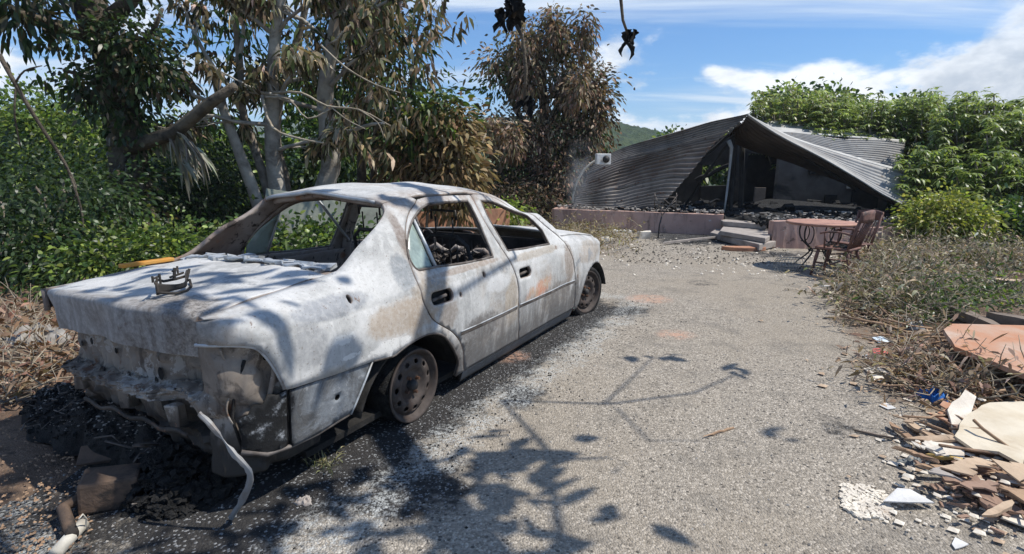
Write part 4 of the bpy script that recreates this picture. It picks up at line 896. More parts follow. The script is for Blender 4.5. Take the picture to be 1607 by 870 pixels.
# rafters and ridge
for (a, b, r) in (((1166,184,11.6),(1345,292,11.2),.045), ((1160,190,12.2),(1040,300,12.2),.04), ((1150,205,11.9),(1075,318,12.6),.035)):
    m = MB(); m.tube(wig(at(*a), at(*b), 6, .03), r, 6, True, .15); m.build('charred_rafter', M['wall_dark'], house)
# rooms: back wall with doorway, side walls, partition
BY = 13.6
def hwall(u0, u1, vtop0, vtop1, y, mat, name='back_wall', th=.14, z0=.3):
    a, b = at(u0, 300, y), at(u1, 300, y); z1, z2 = at(u0, vtop0, y).z, at(u1, vtop1, y).z
    P = [(a.x, z0), (b.x, z0), (b.x, z2), (a.x, z1)]
    return MB().prism(P, 0, th, lambda x, z, d: (x, y+d, z)).build(name, M[mat], house, False, 0, -1, .006)
hwall(1150, 1166, 210, 225, BY, 'wall_dark'); hwall(1216, 1392, 232, 290, BY, 'wall_soot'); hwall(1166, 1216, 225, 232, BY+1.2, 'wall_dark')
lint = at(1190, 232, BY); hb('door_lintel', 'wall_dark', lint+Vector((0,.06,-.02)), (.85,.16,.12))
for (u0, u1, v0, v1, mat, nm) in ((1268,1330,258,268,'wall_dark','wall_shelf'), (1327,1345,279,290,'plaster','window_light_slab'), (1331,1378,292,338,'wall_dark','charred_door'), (1290,1312,300,330,'wall_dark','charred_cupboard'), (1180,1200,290,325,'wall_soot','charred_door')):  # the window is a pale slab, daylight of the opening put into its colour
    a, b = at(u0, v1, BY-.06), at(u1, v0, BY-.06); hb(nm, mat, (a+b)/2, (abs(b.x-a.x), .05, abs(b.z-a.z)), 0, house, .004)
hwall(985, 1098, 262, 232, 14.6, 'wall_dark'); hwall(1098, 1146, 289, 287, 14.4, 'wall_dark')
a, b = at(1085, 236, 13.9), at(1152, 256, 13.9); MB().prism([(a.x,a.z+.35),(a.x,a.z-.3),(b.x,b.z),(b.x,b.z+.75)], 0, .08, lambda x, z, d: (x, 13.9+d, z)).build('fallen_ceiling', M['wall_dark'], house)
tb = at(1120, 268, 13.0); m = MB(); m.tube(wig(at(1090,280,13.2), at(1142,255,12.8), 5, .04), .05, 6, True, .2); m.build('charred_beam', M['wall_dark'], house)
m = MB(); m.tube([at(1163,210,12.5), at(1160,332,12.3)], .06, 6, True, .12); m.build('charred_post', M['wall_dark'], house)
m = MB(); m.tube([at(1148,212,12.0), at(1145,335,12.0)], .05, 6, True, .15); m.build('charred_post', M['wall_dark'], house)
m = MB(); m.tube([at(1141,217,11.7), at(1146,228,11.7), at(1143,262,11.75), at(1139,300,11.7), at(1135,330,11.6)], [.06,.04,.03,.03,.015], 6, True, .2, .4); m.build('bent_flashing', M['tin_white'], house, True)
# burnt contents on the slab: things that cannot be told apart
m = MB()
for k in range(1500):
    u = random.random(); v = random.random()
    p = A0.lerp(A1, u) + hn*(.1 + 2.6*v) if k < 800 else Vector((4.4 + 4.0*u, 9.2 + 4.2*v, 0))
    if k >= 800 and v < .25: p.x = 4.4+1.9*u
    s = random.uniform(.02, .09)*(1+.7*v); z = .31 + random.random()*(.10+.16*v)*random.random()
    m.box(p+Vector((0,0,z)), (s*random.uniform(.6,3), s, s*random.uniform(.2,.8)), Matrix.Rotation(random.uniform(0,6), 3, 'Z') @ Matrix.Rotation(random.uniform(-.8,.8), 3, 'X'), 0, s*.2)
tag(m.build('burnt_contents', M['charcoal'], house), kind='stuff')
m = MB()
for k in range(520):
    u = random.random(); v = random.random()**2
    p = A0.lerp(A1, u) + hn*(.02 + 1.6*v) if k < 300 else Vector((4.35 + 2.6*u, 9.05 + 2.5*v, 0))
    s = random.uniform(.012, .045); z = .42*(1-v)+.40*v + random.random()*.06
    m.box(p+Vector((0,0,z)), (s*random.uniform(.6,3), s, s*random.uniform(.2,.8)), Matrix.Rotation(random.uniform(0,6), 3, 'Z') @ Matrix.Rotation(random.uniform(-.8,.8), 3, 'X'), 0, s*.2)
tag(m.build('ashen_debris', M['stone'], house), kind='stuff')
m = MB(); m.grid(lambda a, b: Vector((4.5+4.1*a, 10.4+2.9*b, .302+math.sin(math.pi*a)**.5*(.05*(1+math.sin(a*9+b*4))+.035*(1+math.sin(a*23+b*17))+.10*b)*min(1,b*5))), 50, 30); tag(m.build('ash_bed', M['charcoal'], house, True), kind='stuff')
at_base(house, (5, 11.6, 0))
# steps in front of the porch gap
st = thing('entrance_steps', 'tilted concrete slab steps leading up to the gap in the porch wall', 'steps')
sl_ = [gr(1113,372), gr(1190,392), gr(1227,383), gr(1205,362), gr(1135,357)]
MB().prism([(p.x,p.y) for p in sl_], .02, .13).build('step_slab', M['concrete'], st, False, 0, -1, .012)
sl2 = [gr(1128,366,.13), gr(1200,378,.13), gr(1212,370,.13), gr(1198,356,.13), gr(1138,352,.13)]
MB().prism([(p.x,p.y) for p in sl2], .134, .215).build('step_slab', M['concrete'], st, False, 0, -1, .012)
a, b = gr(1133,352,.21), gr(1202,357,.21); MB().prism([(a.x,a.y),(b.x,b.y),(b.x+.1,b.y+.5),(a.x+.1,a.y+.5)], .22, .31).build('step_slab', M['concrete'], st, False, 0, -1, .01)
at_base(st, gr(1170,375))
c = gr(1172,391); m = MB(); m.prism([(.36*math.cos(math.pi+math.pi*k/14), .20*math.sin(math.pi+math.pi*k/14)) for k in range(15)], 0, .07); o = m.build('half_round_step', M['pink2'], None, False, 0, -1, .012); o.location = c+Vector((0,.16,.0)); tag(o, 'half round terracotta step at the foot of the concrete slabs', 'step')
# service mast with meter box
mast = thing('electric_meter', 'white electric meter box on a bent pale conduit at the left end of the house', 'electric meter')
m = MB(); m.tube(smooth_line([tuple(at(*q, 11.5)) for q in ((897,318),(899,300),(906,280),(918,262),(936,248))], 4), .022, 8); m.build('conduit', M['pipe'], mast, True)
p = at(944,248.5,11.4); hb('meter_box', 'white', p, (.30,.14,.22), .15, mast, .012); 
m = MB(); m.lathe([(.0001,.05),(.06,.045),(.075,0)], 18, Matrix.Translation(p+Vector((.055,-.075,0))) @ Matrix.Rotation(.15, 4, 'Z') @ Matrix.Rotation(math.pi/2, 4, 'X')); m.build('meter_dial', M['iron'], mast, True)
hb('meter_slot', 'iron', p+Vector((-.06,-.066,.02)), (.02,.02,.12), .15, mast, .003)
at_base(mast, at(897,345,11.5))
# burnt metal stand in front of the porch wall
fr = thing('metal_stand', 'thin burnt metal stand with crossed rods leaning in front of the left porch wall', 'stand')
Y = 10.15
for q in (((1031,380),(1034,350),(1038,336)), ((1038,336),(1026,302)), ((1038,336),(1062,303)), ((1030,318),(1060,322)), ((1025,306),(1060,307)), ((1026,300),(1026,322)), ((1060,300),(1059,330)), ((1040,310),(1062,328)), ((1036,330),(1060,312))):
    m = MB(); m.tube([at(*p, Y+.04*k) for k, p in enumerate(q)], .014 if len(q) == 3 else .008, 6, True, .1); m.build('rod', M['iron' if len(q) == 3 else 'steel'], fr, True)
at_base(fr, gr(1031,380))
# far wall and leaning panels seen through the car windows
wl = thing('boundary_wall', 'terracotta painted low wall beside the trees beyond the car', 'wall')
wall_between('wall', 'pink2', (-1.95, 10.2, 0), (-.1, 11.4, 0), .45, .15, 0, wl); wall_between('wall', 'pink2', (-1.95, 10.2, 0), (-3.4, 10.6, 0), .45, .15, 0, wl)
at_base(wl, (-1, 11, 0))
o = MB().box((0,0,0), (1.7,.04,.75), None, 0, .01).build('leaning_panel', M['greenpanel'], None, False, 0, -1, .006); o.location = (-2.55, 7.6, .50); o.rotation_euler = (-.25, .16, .35); tag(o, 'grey green panel leaning among leaves behind the car', 'panel')

# ------------------------------------------------------------------ table, chair, basket
tb = thing('garden_table', 'round terracotta topped table on curved iron legs behind the wooden chair', 'table')
tc_ = Vector((4.08, 7.2, 0))
m = MB(); m.lathe([(.0001,.735),(.50,.735),(.52,.745),(.525,.76),(.52,.775),(.49,.78),(.0001,.78)], 36, Matrix.Translation(tc_) @ Matrix.Scale(1.0, 4)); m.build('table_top', M['tabletop'], tb, True)
for k in range(4):
    a = .45+math.pi/2*k; d = Vector((math.cos(a), math.sin(a), 0)); q = Vector((-d.y, d.x, 0))
    m = MB(); m.tube(smooth_line([tuple(tc_+d*r+Vector((0,0,z))) for r, z in ((.34,.73),(.37,.6),(.33,.47),(.2,.36),(.13,.30),(.2,.2),(.34,.08),(.40,.01))], 4), .013, 7); m.tube(smooth_line([tuple(tc_+d*r+q*.02+Vector((0,0,z))) for r, z in ((.30,.73),(.20,.68),(.17,.56),(.22,.44),(.31,.42))], 4), .009, 6); m.build('leg', M['iron'], tb, True)
m = MB(); m.lathe([(.13,.30),(.145,.31),(.145,.29),(.13,.30)], 20, Matrix.Translation(tc_)); m.build('leg_ring', M['iron'], tb, True)
at_base(tb, tc_); tb.scale = (.80,.80,.80)
def wooden_chair(name, lab, loc, rz, burnt=False):
    c = thing(name, lab, 'chair', loc, rz)
    m = MB(); n = 20
    m.grid(lambda a, b: Vector(((.235-.02*b)*(2*a-1), -.22+.44*b, .43-.012*math.sin(math.pi*a)*math.sin(math.pi*b))), 10, 10); m.build('seat', M['chairwood'], c, True, .035, -1)
    for (x, y, tx, ty) in ((-.19,-.18,-.23,-.24), (.19,-.18,.23,-.24), (-.17,.17,-.21,.26), (.17,.17,.21,.26)):
        m = MB(); m.tube([(x,y,.42), (x+(tx-x)*.35,y+(ty-y)*.35,.28), (x+(tx-x)*.6,y+(ty-y)*.6,.17), (tx,ty,0)], [.021,.026,.019,.017], 8); m.build('leg', M['chairwood'], c, True)
    for (p, q) in (((-.205,-.21,.2),(-.19,.21,.2)), ((.205,-.21,.2),(.19,.21,.2)), ((-.2,0,.2),(.2,0,.2))):
        m = MB(); m.tube([p, Vector(p).lerp(Vector(q), .5), q], [.011,.015,.011], 6); m.build('stretcher', M['chairwood'], c, True)
    for s in (-1, 1):
        m = MB(); m.tube([(s*.20,.19,.42), (s*.215,.24,.62), (s*.225,.32,.93)], [.02,.018,.016], 8); m.build('back_post', M['chairwood'], c, True)
    m = MB(); m.grid(lambda a, b: Vector((-.24+.48*a, .315+.045*math.sin(math.pi*a)-.004*b, .80+.14*b+.025*math.sin(math.pi*a)*b)), 12, 3); m.build('crest_rail', M['chairwood'], c, True, .022, 0)
    for k in range(6):
        x = -.15+.06*k; m = MB(); m.tube([(x*.9,.19,.42), (x,.265,.60), (x*1.05,.335+.02*math.cos(x*8),.82)], [.009,.012,.009], 6); m.build('spindle', M['chairwood'], c, True)
    return c
ch = wooden_chair('wooden_chair', 'reddish wooden spindle back chair standing on the driveway by the table', gr(1310,428), math.radians(-140)); ch.scale = (.87,.87,.87)
for s in (-1, 1):
    m = MB(); m.tube(smooth_line([(s*.21,.24,.62),(s*.27,.1,.655),(s*.28,-.06,.65),(s*.27,-.16,.62)], 3), .014, 6); m.build('armrest', M['chairwood'], ch, True)
    m = MB(); m.tube([(s*.23,-.1,.42),(s*.275,-.1,.64)], .011, 6); m.build('armrest_post', M['chairwood'], ch, True)
m = MB()
for k in range(60):
    a = random.uniform(0, 6.28); r = .18*math.sqrt(random.random()); m.box((r*math.cos(a), r*math.sin(a), .437), (random.uniform(.02,.05), random.uniform(.01,.04), .012), Matrix.Rotation(random.uniform(0,6), 3, 'Z'), 0, .004)
tag(m.build('ash_heap', M['charcoal'], None), 'black ash and char left lying on the wooden chair seat', 'ash', None, 'stuff'); ashh = bpy.context.scene.objects['ash_heap']; ashh.location = ch.location; ashh.scale = ch.scale; ashh.rotation_euler = ch.rotation_euler
wooden_chair('wooden_chair', 'second reddish wooden chair behind the table, mostly hidden by the first', Vector((4.55, 7.25, 0)), math.radians(-75)).scale = (.8,.8,.8)
bk = thing('wire_basket', 'small grey wire basket on its side by the chair legs', 'basket', gr(1241,424)+Vector((0,.05,.10)), .2)
m = MB()
for k in range(9):
    x = -.17+.0425*k; r = .10*(1-.1*abs(k-4)/4); m.tube([(x, r*math.cos(a), r*math.sin(a)) for a in [2*math.pi*q/14 for q in range(15)]], .0035, 4, False)
tag(m.build('hoops', M['wiregrey'], bk, True), kind='stuff'); m = MB()
for q in range(12):
    a = 2*math.pi*q/12; m.tube([(-.17,.09*math.cos(a),.09*math.sin(a)), (0,.10*math.cos(a),.10*math.sin(a)), (.17,.09*math.cos(a),.09*math.sin(a))], .003, 4)
for r in (.03,.06): m.tube([(-.172, r*math.cos(a), r*math.sin(a)) for a in [2*math.pi*q/12 for q in range(13)]], .003, 4, False)
tag(m.build('wires', M['wiregrey'], bk, True), kind='stuff')

# ------------------------------------------------------------------ trees and plants
def plant(name, lab, cat, base, group=None): t = thing(name, lab, cat, (0,0,0), 0, group); t['_b'] = 1; return t
def droops(name, tips, per, L, Wd, cols, parent, mat='dryleaf', jit=.3, sag=.9, up=.15):
    """whorls of long withered leaves hanging from twig tips"""
    tips = np.array([tuple(t) for t in tips]); n = len(tips); idx = np.repeat(np.arange(n), per); k = n*per
    an = RNG.random(k)*6.283; out = np.stack([np.cos(an), np.sin(an), np.zeros(k)], 1)
    tone = np.clip(1+RNG.normal(size=(n, 1))*.3, .4, 1.8)
    ax = out*(.35+.5*RNG.random((k, 1))) + np.array([0, 0, -1.])*(sag*(.5+RNG.random((k, 1)))) + np.array([0,0,up])
    P = tips[idx] + out*.03 + np.array([0,0,-1.])*RNG.random((k,1))*.06
    nr = out + RNG.normal(size=(k, 3))*.7; ax = ax + RNG.normal(size=(k, 3))*.30; P = P + RNG.normal(size=(k, 3))*.035
    return leaves(name, P, ax, L*(.45+.85*RNG.random(k)), Wd*(.6+.7*RNG.random(k)), colmix(k, cols, jit)*tone[idx], M[mat], parent, .35, nr, .45)
def limbs(start, dirs, r0, rr, depth=2):
    """branch paths from a point; returns paths and tips"""
    paths, tips = [], []
    for d, ln in dirs:
        e = Vector(start) + Vector(d)*ln; p = wig(start, e, 6, ln*.07); paths.append((p, r0, r0*.45))
        if depth:
            for k in range(rr.randint(2, 4)):
                q = p[rr.randint(2, 6)]; dd = (Vector(d) + Vector((rr.uniform(-.9,.9), rr.uniform(-.9,.9), rr.uniform(-.4,.7)))).normalized()
                a, b = limbs(q, [(dd, ln*rr.uniform(.35,.6))], r0*.5, rr, depth-1); paths += a; tips += b
        else: tips.append(e)
        tips.append(e)
    return paths, tips
# 1  ivy clad tree on the left
t1 = plant('ivy_tree', 'ivy covered tree with a thick dark trunk at far left', 'tree', None)
p1 = [(-5.6,7.6,-.1), at(218,380,7.6), at(205,300,7.6), at(190,200,7.6), at(175,110,7.5), at(150,50,7.4), at(128,-5,7.3), at(110,-70,7.2)]
tubes('trunk', [(smooth_line([tuple(p) for p in p1], 3), .26, .17)], 'bark_dark', t1, 12, .1)
br1 = [([at(165,75,7.4), at(110,60,7.2), at(60,40,7.0), at(10,25,6.8)], .08, .04), ([at(150,50,7.4), at(200,10,7.3), at(225,-40,7.2)], .10, .07), ([at(185,170,7.5), at(140,130,7.3), at(95,118,7.1)], .05, .02), ([at(195,240,7.5), at(270,215,7.2), at(330,165,7.0), at(365,140,6.9)], .10, .05), ([at(175,110,7.5), at(235,60,7.3), at(250,20,7.2)], .05, .02)]
tubes('branch', br1, 'bark_dark', t1, 8, .08)
crown('ivy', [(at(195,85,7.4), (.46,.45,.5), 2.4), (at(175,150,7.4), (.5,.4,.45), 1.8), (at(235,110,7.3), (.34,.36,.45), 1.3), (at(200,210,7.4), (.30,.32,.45), .8), (at(205,280,7.4), (.25,.28,.6), .5), (at(215,350,7.4), (.32,.32,.6), .7), (at(130,60,7.2), (.35,.4,.2), .35)], 280, 15, .08, .05, DEEP+[(.06,.09,.035),(.11,.09,.055)], t1, spread=.13, droop=.5)
crown('crown', [(at(45,2,6.9), (.6,.5,.28), 1.6), (at(130,-45,7), (.8,.7,.3), .8), (at(15,45,6.8), (.28,.4,.18), .5)], 60, 12, .16, .055, DEEP+[(.06,.055,.03),(.10,.09,.05)], t1, spread=.18, droop=.5)
tips = [at(u+random.uniform(-12,12), v+random.uniform(-10,10), 7.0+random.uniform(-.3,.3)) for (u, v) in ((55,60),(85,75),(100,112),(65,128),(80,45),(30,30),(12,15),(112,82),(150,130),(115,130),(128,150),(20,42))]
droops('hanging_leaves', tips, 7, .16, .055, DEEP+[(.10,.09,.05)], t1, 'leaf')
at_base(t1, (-5.3, 7.6, 0))
# 2  breadfruit tree with several pale trunks and scorched leaves
def pxpath(*q): return smooth_line([tuple(at(*a)) for a in q], 3)
t2 = plant('scorched_tree', 'multi stemmed tree with pale trunks and drooping scorched brown leaves behind the car', 'tree', None)
tubes('trunk', [(pxpath((425,430,8.3),(405,330,8.3),(375,250,8.2),(347,175,8.1),(330,110,8.0)), .105, .05)], 'bark_pale', t2, 10)
tubes('trunk', [(pxpath((435,430,8.5),(425,330,8.5),(395,230,8.5),(378,180,8.4),(372,100,8.3),(360,0,8.2)), .08, .04)], 'bark', t2, 9)
tubes('trunk', [(pxpath((445,430,8.4),(438,330,8.4),(426,240,8.4),(424,160,8.3),(428,60,8.2),(440,-30,8.1)), .15, .06)], 'bark_pale', t2, 10)
tubes('trunk', [(pxpath((452,430,8.8),(448,300,8.8),(432,225,8.8),(440,140,8.7),(470,40,8.6),(480,-30,8.5)), .08, .04)], 'bark', t2, 9)
lb = [(at(330,110,8.0), ((-.4,0,.9),.9)), (at(347,175,8.1), ((-.8,-.1,.4),.8)), (at(372,100,8.3), ((.3,-.3,.8),.9)), (at(424,160,8.3), ((.8,-.4,.5),1.1)), (at(428,60,8.2), ((-.6,-.4,.5),1.0)), (at(440,140,8.7), ((.9,-.2,.3),1.2)), (at(420,200,8.3), ((-.8,-.5,.1),.9)), (at(428,60,8.2), ((.8,-.3,.5),1.0)), (at(426,240,8.4), ((.9,-.3,.15),1.0))]
rr = random.Random(3); pp, tips = [], []
for s, d in lb: a, b = limbs(s, [(Vector(d[0]).normalized(), d[1])], .035, rr, 2); pp += a; tips += b
tubes('branch', pp, 'bark_pale', t2, 6)
def fill(n, u0, u1, v0, v1, y0, y1, rr): return [at(rr.uniform(u0,u1), rr.uniform(v0,v1), rr.uniform(y0,y1)) for _ in range(n)]
tips2 = fill(40, 285, 470, -15, 110, 7.8, 9.2, rr) + fill(12, 290, 440, 100, 200, 8.5, 9.3, rr)
droops('scorched_leaves', tips + tips2, 9, .17, .056, DRY+[(.11,.11,.05),(.07,.065,.035),(.08,.10,.04),(.10,.12,.05),(.06,.05,.03)], t2)
crown('green_leaves', [(at(350,60,8.6), (.9,.5,.75), 1), (at(430,110,9.0), (.8,.5,.9), 1), (at(330,170,8.6), (.5,.4,.5), .5)], 65, 12, .14, .05, DEEP+GREEN, t2, spread=.2, droop=.6)
at_base(t2, (-3.6, 8.4, 0))
t3 = plant('scorched_tree', 'scorched tree with one grey swollen trunk directly above the car roof', 'tree', None)
tubes('trunk', [(pxpath((490,430,8.6),(508,300,8.6),(518,262,8.6),(512,215,8.6),(507,150,8.5),(518,70,8.4),(534,-5,8.3),(540,-60,8.2)), .17, .075)], 'bark_pale', t3, 12, .1)
pp, tips = [], []
for s, d in ((at(507,150,8.5), ((.7,-.4,.5),1.0)), (at(510,180,8.5), ((-.8,-.5,.25),1.1)), (at(518,70,8.4), ((.8,-.4,.4),1.3)), (at(512,215,8.6), ((.8,-.5,.1),1.2)), (at(518,70,8.4), ((-.7,-.3,.5),.9)), (at(530,20,8.3), ((.6,-.3,.5),1.0))): a, b = limbs(s, [(Vector(d[0]).normalized(), d[1])], .04, rr, 2); pp += a; tips += b
tubes('branch', pp, 'bark_pale', t3, 6)
droops('scorched_leaves', tips + fill(18, 470, 545, -15, 140, 8.7, 9.4, rr) + fill(36, 545, 680, -15, 140, 7.8, 9.0, rr) + fill(24, 540, 735, -15, 60, 7.8, 8.8, rr) + fill(22, 560, 680, 130, 240, 8.2, 9.2, rr), 9, .17, .056, DRY+[(.08,.07,.04),(.08,.095,.045),(.10,.12,.05),(.11,.105,.055),(.06,.05,.03)], t3)
crown('green_leaves', [(at(520,90,9.2), (.9,.5,.9), 1), (at(600,110,9.2), (.7,.5,.8), .8), (at(540,20,8.8), (.6,.4,.5), .6)], 65, 12, .14, .05, DEEP+GREEN+[(.09,.08,.04)], t3, spread=.2, droop=.6)
at_base(t3, at(490,430,8.6))
# bare pale twigs across the front of the trees
tw = plant('bare_branch', 'bare pale broken branch with forked twigs in front of the scorched trees', 'branch', None)
tubes('branch', [(pxpath((408,155,7.6),(425,205,7.4),(470,222,7.3),(505,228,7.3)), .022, .012), (pxpath((425,150,7.6),(470,150,7.4),(510,170,7.3),(560,175,7.2),(610,200,7.1)), .018, .008), (pxpath((410,158,7.6),(450,160,7.4),(480,190,7.3),(520,172,7.3)), .014, .008), (pxpath((500,75,7.5),(540,110,7.3),(585,135,7.2),(625,148,7.1)), .014, .006), (pxpath((515,170,7.3),(540,190,7.2),(570,205,7.1)), .010, .005), (pxpath((560,175,7.2),(590,195,7.1),(600,220,7.1)), .009, .004)], 'twig', tw, 6)
at_base(tw, at(410,160,7.6))
for i, (path, r, lab) in enumerate(((((560,420,10),(566,300,10),(562,150,10),(556,0,10),(555,-30,10)), .10, 'thin dark trunked tree second from the pale trunk above the car roof'), (((585,420,10.4),(584,300,10.4),(590,180,10.4),(598,60,10.3),(600,-20,10.3)), .075, 'thin dark trunked tree behind the right end of the car roof'), (((625,420,10.2),(630,300,10.2),(636,200,10.2),(650,90,10.1)), .06, 'slender dark tree beside the brown leaved shrub'))):
    t = plant('slender_tree', lab, 'tree', None, 'slender trees behind the car'); tubes('trunk', [(pxpath(*path), r, r*.6)], 'bark_dark', t, 8)
    u = path[2][0]; crown('crown', [(at(u-10,60,path[0][2]+.2), (.75,.5,1.0), 1.2), (at(u+15,170,path[0][2]+.3), (.6,.5,.8), .8)], 70, 12, .14, .05, DEEP+[(.12,.085,.05),(.07,.06,.035)], t, spread=.2, droop=.7)
    droops('scorched_leaves', fill(13, u-45, u+50, -10, 250, path[0][2]-.5, path[0][2], rr), 8, .22, .06, DRY, t); at_base(t, at(*path[0]))
# brown leaved shrub
t5 = plant('brown_shrub', 'tall shrub of curled tan leaves with a green top right of the scorched trees', 'shrub', None)
tubes('stem', [(pxpath((680+dx,400,9.6),(690+dx*1.3,300,9.6),(700+dx*2,210,9.6)), .03, .012) for dx in (-30,-14,0,16,30)], 'twig', t5, 6)
crown('crown', [(at(690,250,9.6), (.62,.5,.9), 2), (at(720,290,9.6), (.35,.4,.7), 1), (at(640,255,9.6), (.4,.4,.6), .8), (at(715,200,9.5), (.3,.3,.35), .5)], 330, 14, .15, .055, [(.26,.18,.09),(.33,.25,.14),(.17,.11,.055),(.12,.10,.045)], t5, 'dryleaf', .16, .5)
crown('green_top', [(at(680,180,9.5), (.5,.4,.4), 1), (at(640,210,9.6), (.4,.4,.4), .7)], 90, 14, .15, .06, GREEN+LIME[:1], t5, spread=.16, droop=.4)
at_base(t5, at(690,400,9.6))
# scorched vine covered tree left of the house
t6 = plant('vine_draped_tree', 'tall scorched tree draped with rusty vines left of the house', 'tree', None)
Yt = 14.5
tubes('trunk', [(pxpath((850,420,Yt),(848,300,Yt),(852,200,Yt),(845,110,Yt),(840,60,Yt)), .22, .06), (pxpath((852,200,Yt),(900,140,Yt),(925,110,Yt)), .10, .04), (pxpath((850,240,Yt),(800,160,Yt),(770,100,Yt)), .09, .03)], 'bark_dark', t6, 9)
crown('crown', [(at(845,78,Yt), (1.1,.8,.8), 1.7), (at(930,150,Yt), (.35,.5,.8), .7), (at(790,100,Yt), (.65,.7,.4), .8), (at(880,70,Yt), (.8,.7,.45), .9), (at(865,150,Yt), (1.0,.8,.8), 1.3), (at(780,190,Yt), (.5,.6,.35), .35)], 420, 12, .14, .055, RUSTY+[(.07,.075,.03),(.10,.09,.045),(.05,.05,.03)], t6, 'dryleaf', .22, .5)
crown('vine', [(at(925,190,Yt-.3), (.42,.5,1.35), 1.4), (at(905,140,Yt-.2), (.5,.5,.5), .6), (at(845,230,Yt-.3), (1.15,.6,.8), 2.0), (at(790,260,Yt-.2), (.55,.6,1.2), 1.0), (at(880,280,Yt-.5), (.9,.6,.6), 1.2), (at(830,310,Yt-.6), (1.2,.7,.5), 1.0)], 1100, 12, .115, .048, RUSTY+[(.13,.08,.055),(.07,.05,.035),(.045,.035,.028)], t6, 'dryleaf', .17, .7)
crown('green_leaves', [(at(890,215,Yt-.2), (.5,.4,.5), 1), (at(800,290,Yt-.5), (.5,.4,.6), .8), (at(790,130,Yt), (.6,.5,.4), .6)], 90, 13, .15, .07, GREEN+DEEP, t6, spread=.2)
pp, tp = [], []
for s0, d in ((at(852,200,Yt), ((.5,-.4,.8),1.5)), (at(848,240,Yt), ((-.7,-.4,.5),1.4)), (at(852,150,Yt), ((-.5,-.4,.8),1.3)), (at(848,110,Yt), ((.4,-.4,.8),1.1)), (at(900,140,Yt), ((.4,-.3,.6),.9))): a, b = limbs(s0, [(Vector(d[0]).normalized(), d[1])], .05, rr, 2); pp += a; tp += b
tubes('branch', pp, 'bark_pale', t6, 6)
crown('strands', [(p - Vector((0,.2,.45)), (.10,.10,.45), 1) for p in tp[:60]], 420, 12, .13, .05, RUSTY, t6, 'dryleaf', .10, .9)
at_base(t6, at(850,420,Yt))
# bushes
def bush(name, lab, blobs, nc, per, L, Wd, cols, group=None, mat='leaf', spread=.2, droop=.2, stems=5, cat='bush'):
    t = plant(name, lab, cat, None, group); b0 = Vector(blobs[0][0]); gz = 0
    tubes('stem', [(wig(b0+Vector((random.uniform(-.3,.3), random.uniform(-.2,.2), -b0.z)), b0+Vector((random.uniform(-.6,.6)*blobs[0][1][0], random.uniform(-.5,.5)*blobs[0][1][1], random.uniform(0,.6)*blobs[0][1][2])), 5, .08), .03, .01) for k in range(stems)], 'bark', t, 6)
    crown('leaves', blobs, nc, per, L, Wd, cols, t, mat, spread, droop); at_base(t, (b0.x, b0.y, 0)); return t
bush('shaded_bush', 'dark green bush in shade at the left edge of the picture', [(at(60,330,6.2), (1.2,.7,.55), 1.4), (at(40,420,5.6), (.9,.6,.45), 1), (at(120,420,6.0), (.6,.5,.4), .8), (at(10,290,6.6), (.7,.6,.5), .6)], 800, 15, .065, .034, DEEP+[(.055,.085,.03)])  # trees' shade over this bush and the next is put into the deep leaf colours
bush('shaded_bush', 'shaded dark green bush between the ivy trunk and the pale trunks', [(at(300,340,8.4), (.9,.6,.75), 1.4), (at(255,300,8.6), (.5,.5,.5), .8), (at(350,290,9.0), (.6,.6,.6), .9), (at(290,230,9.2), (.45,.4,.35), .5), (at(175,340,8.2), (.5,.5,.7), .6)], 720, 15, .075, .036, DEEP+[(.04,.065,.025)])
bush('low_bush', 'low bright green bush growing over the far edge of the car boot', [(at(215,412,5.6), (.7,.45,.20), 1.3), (at(280,402,5.9), (.45,.4,.15), .7), (at(165,435,5.4), (.4,.4,.16), .6)], 330, 16, .07, .034, GREEN+LIME[:2])
bush('leafy_bush', 'leafy green bush seen through the rear window of the car', [(at(450,395,6.6), (1.0,.5,.22), 1), (at(520,385,7.2), (.7,.5,.18), .7)], 230, 14, .09, .045, GREEN+LIME[:1])
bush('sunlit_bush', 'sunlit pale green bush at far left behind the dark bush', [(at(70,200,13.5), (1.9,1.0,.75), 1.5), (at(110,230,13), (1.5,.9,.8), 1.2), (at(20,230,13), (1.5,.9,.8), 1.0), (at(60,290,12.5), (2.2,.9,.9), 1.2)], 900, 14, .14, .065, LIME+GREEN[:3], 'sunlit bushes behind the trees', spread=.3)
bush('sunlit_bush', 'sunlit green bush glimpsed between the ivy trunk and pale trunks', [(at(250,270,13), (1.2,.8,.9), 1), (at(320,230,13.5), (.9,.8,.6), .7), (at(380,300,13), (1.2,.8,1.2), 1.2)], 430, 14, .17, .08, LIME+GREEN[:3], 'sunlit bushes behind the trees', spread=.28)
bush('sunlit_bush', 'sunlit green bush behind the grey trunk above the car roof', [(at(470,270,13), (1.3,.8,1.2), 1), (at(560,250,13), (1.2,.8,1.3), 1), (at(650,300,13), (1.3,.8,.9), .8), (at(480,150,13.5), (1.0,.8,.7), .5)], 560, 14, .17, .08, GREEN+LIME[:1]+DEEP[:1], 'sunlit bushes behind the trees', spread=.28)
bush('green_bush', 'bright green bush seen through the front door window of the car', [(at(795,335,11.8), (.35,.3,.22), 1), (at(775,350,11.6), (.3,.3,.2), .6)], 60, 14, .12, .06, LIME, spread=.15, stems=2)
bush('dry_shrub', 'dark scorched shrub at the left end of the porch wall', [(at(770,320,12.6), (.9,.5,.55), 1), (at(840,330,12.8), (.7,.5,.45), 1), (at(730,340,12.2), (.6,.4,.4), .6)], 330, 13, .11, .045, [(.05,.04,.03),(.09,.065,.045),(.13,.085,.055),(.05,.055,.03)], None, 'dryleaf', .18, .5)
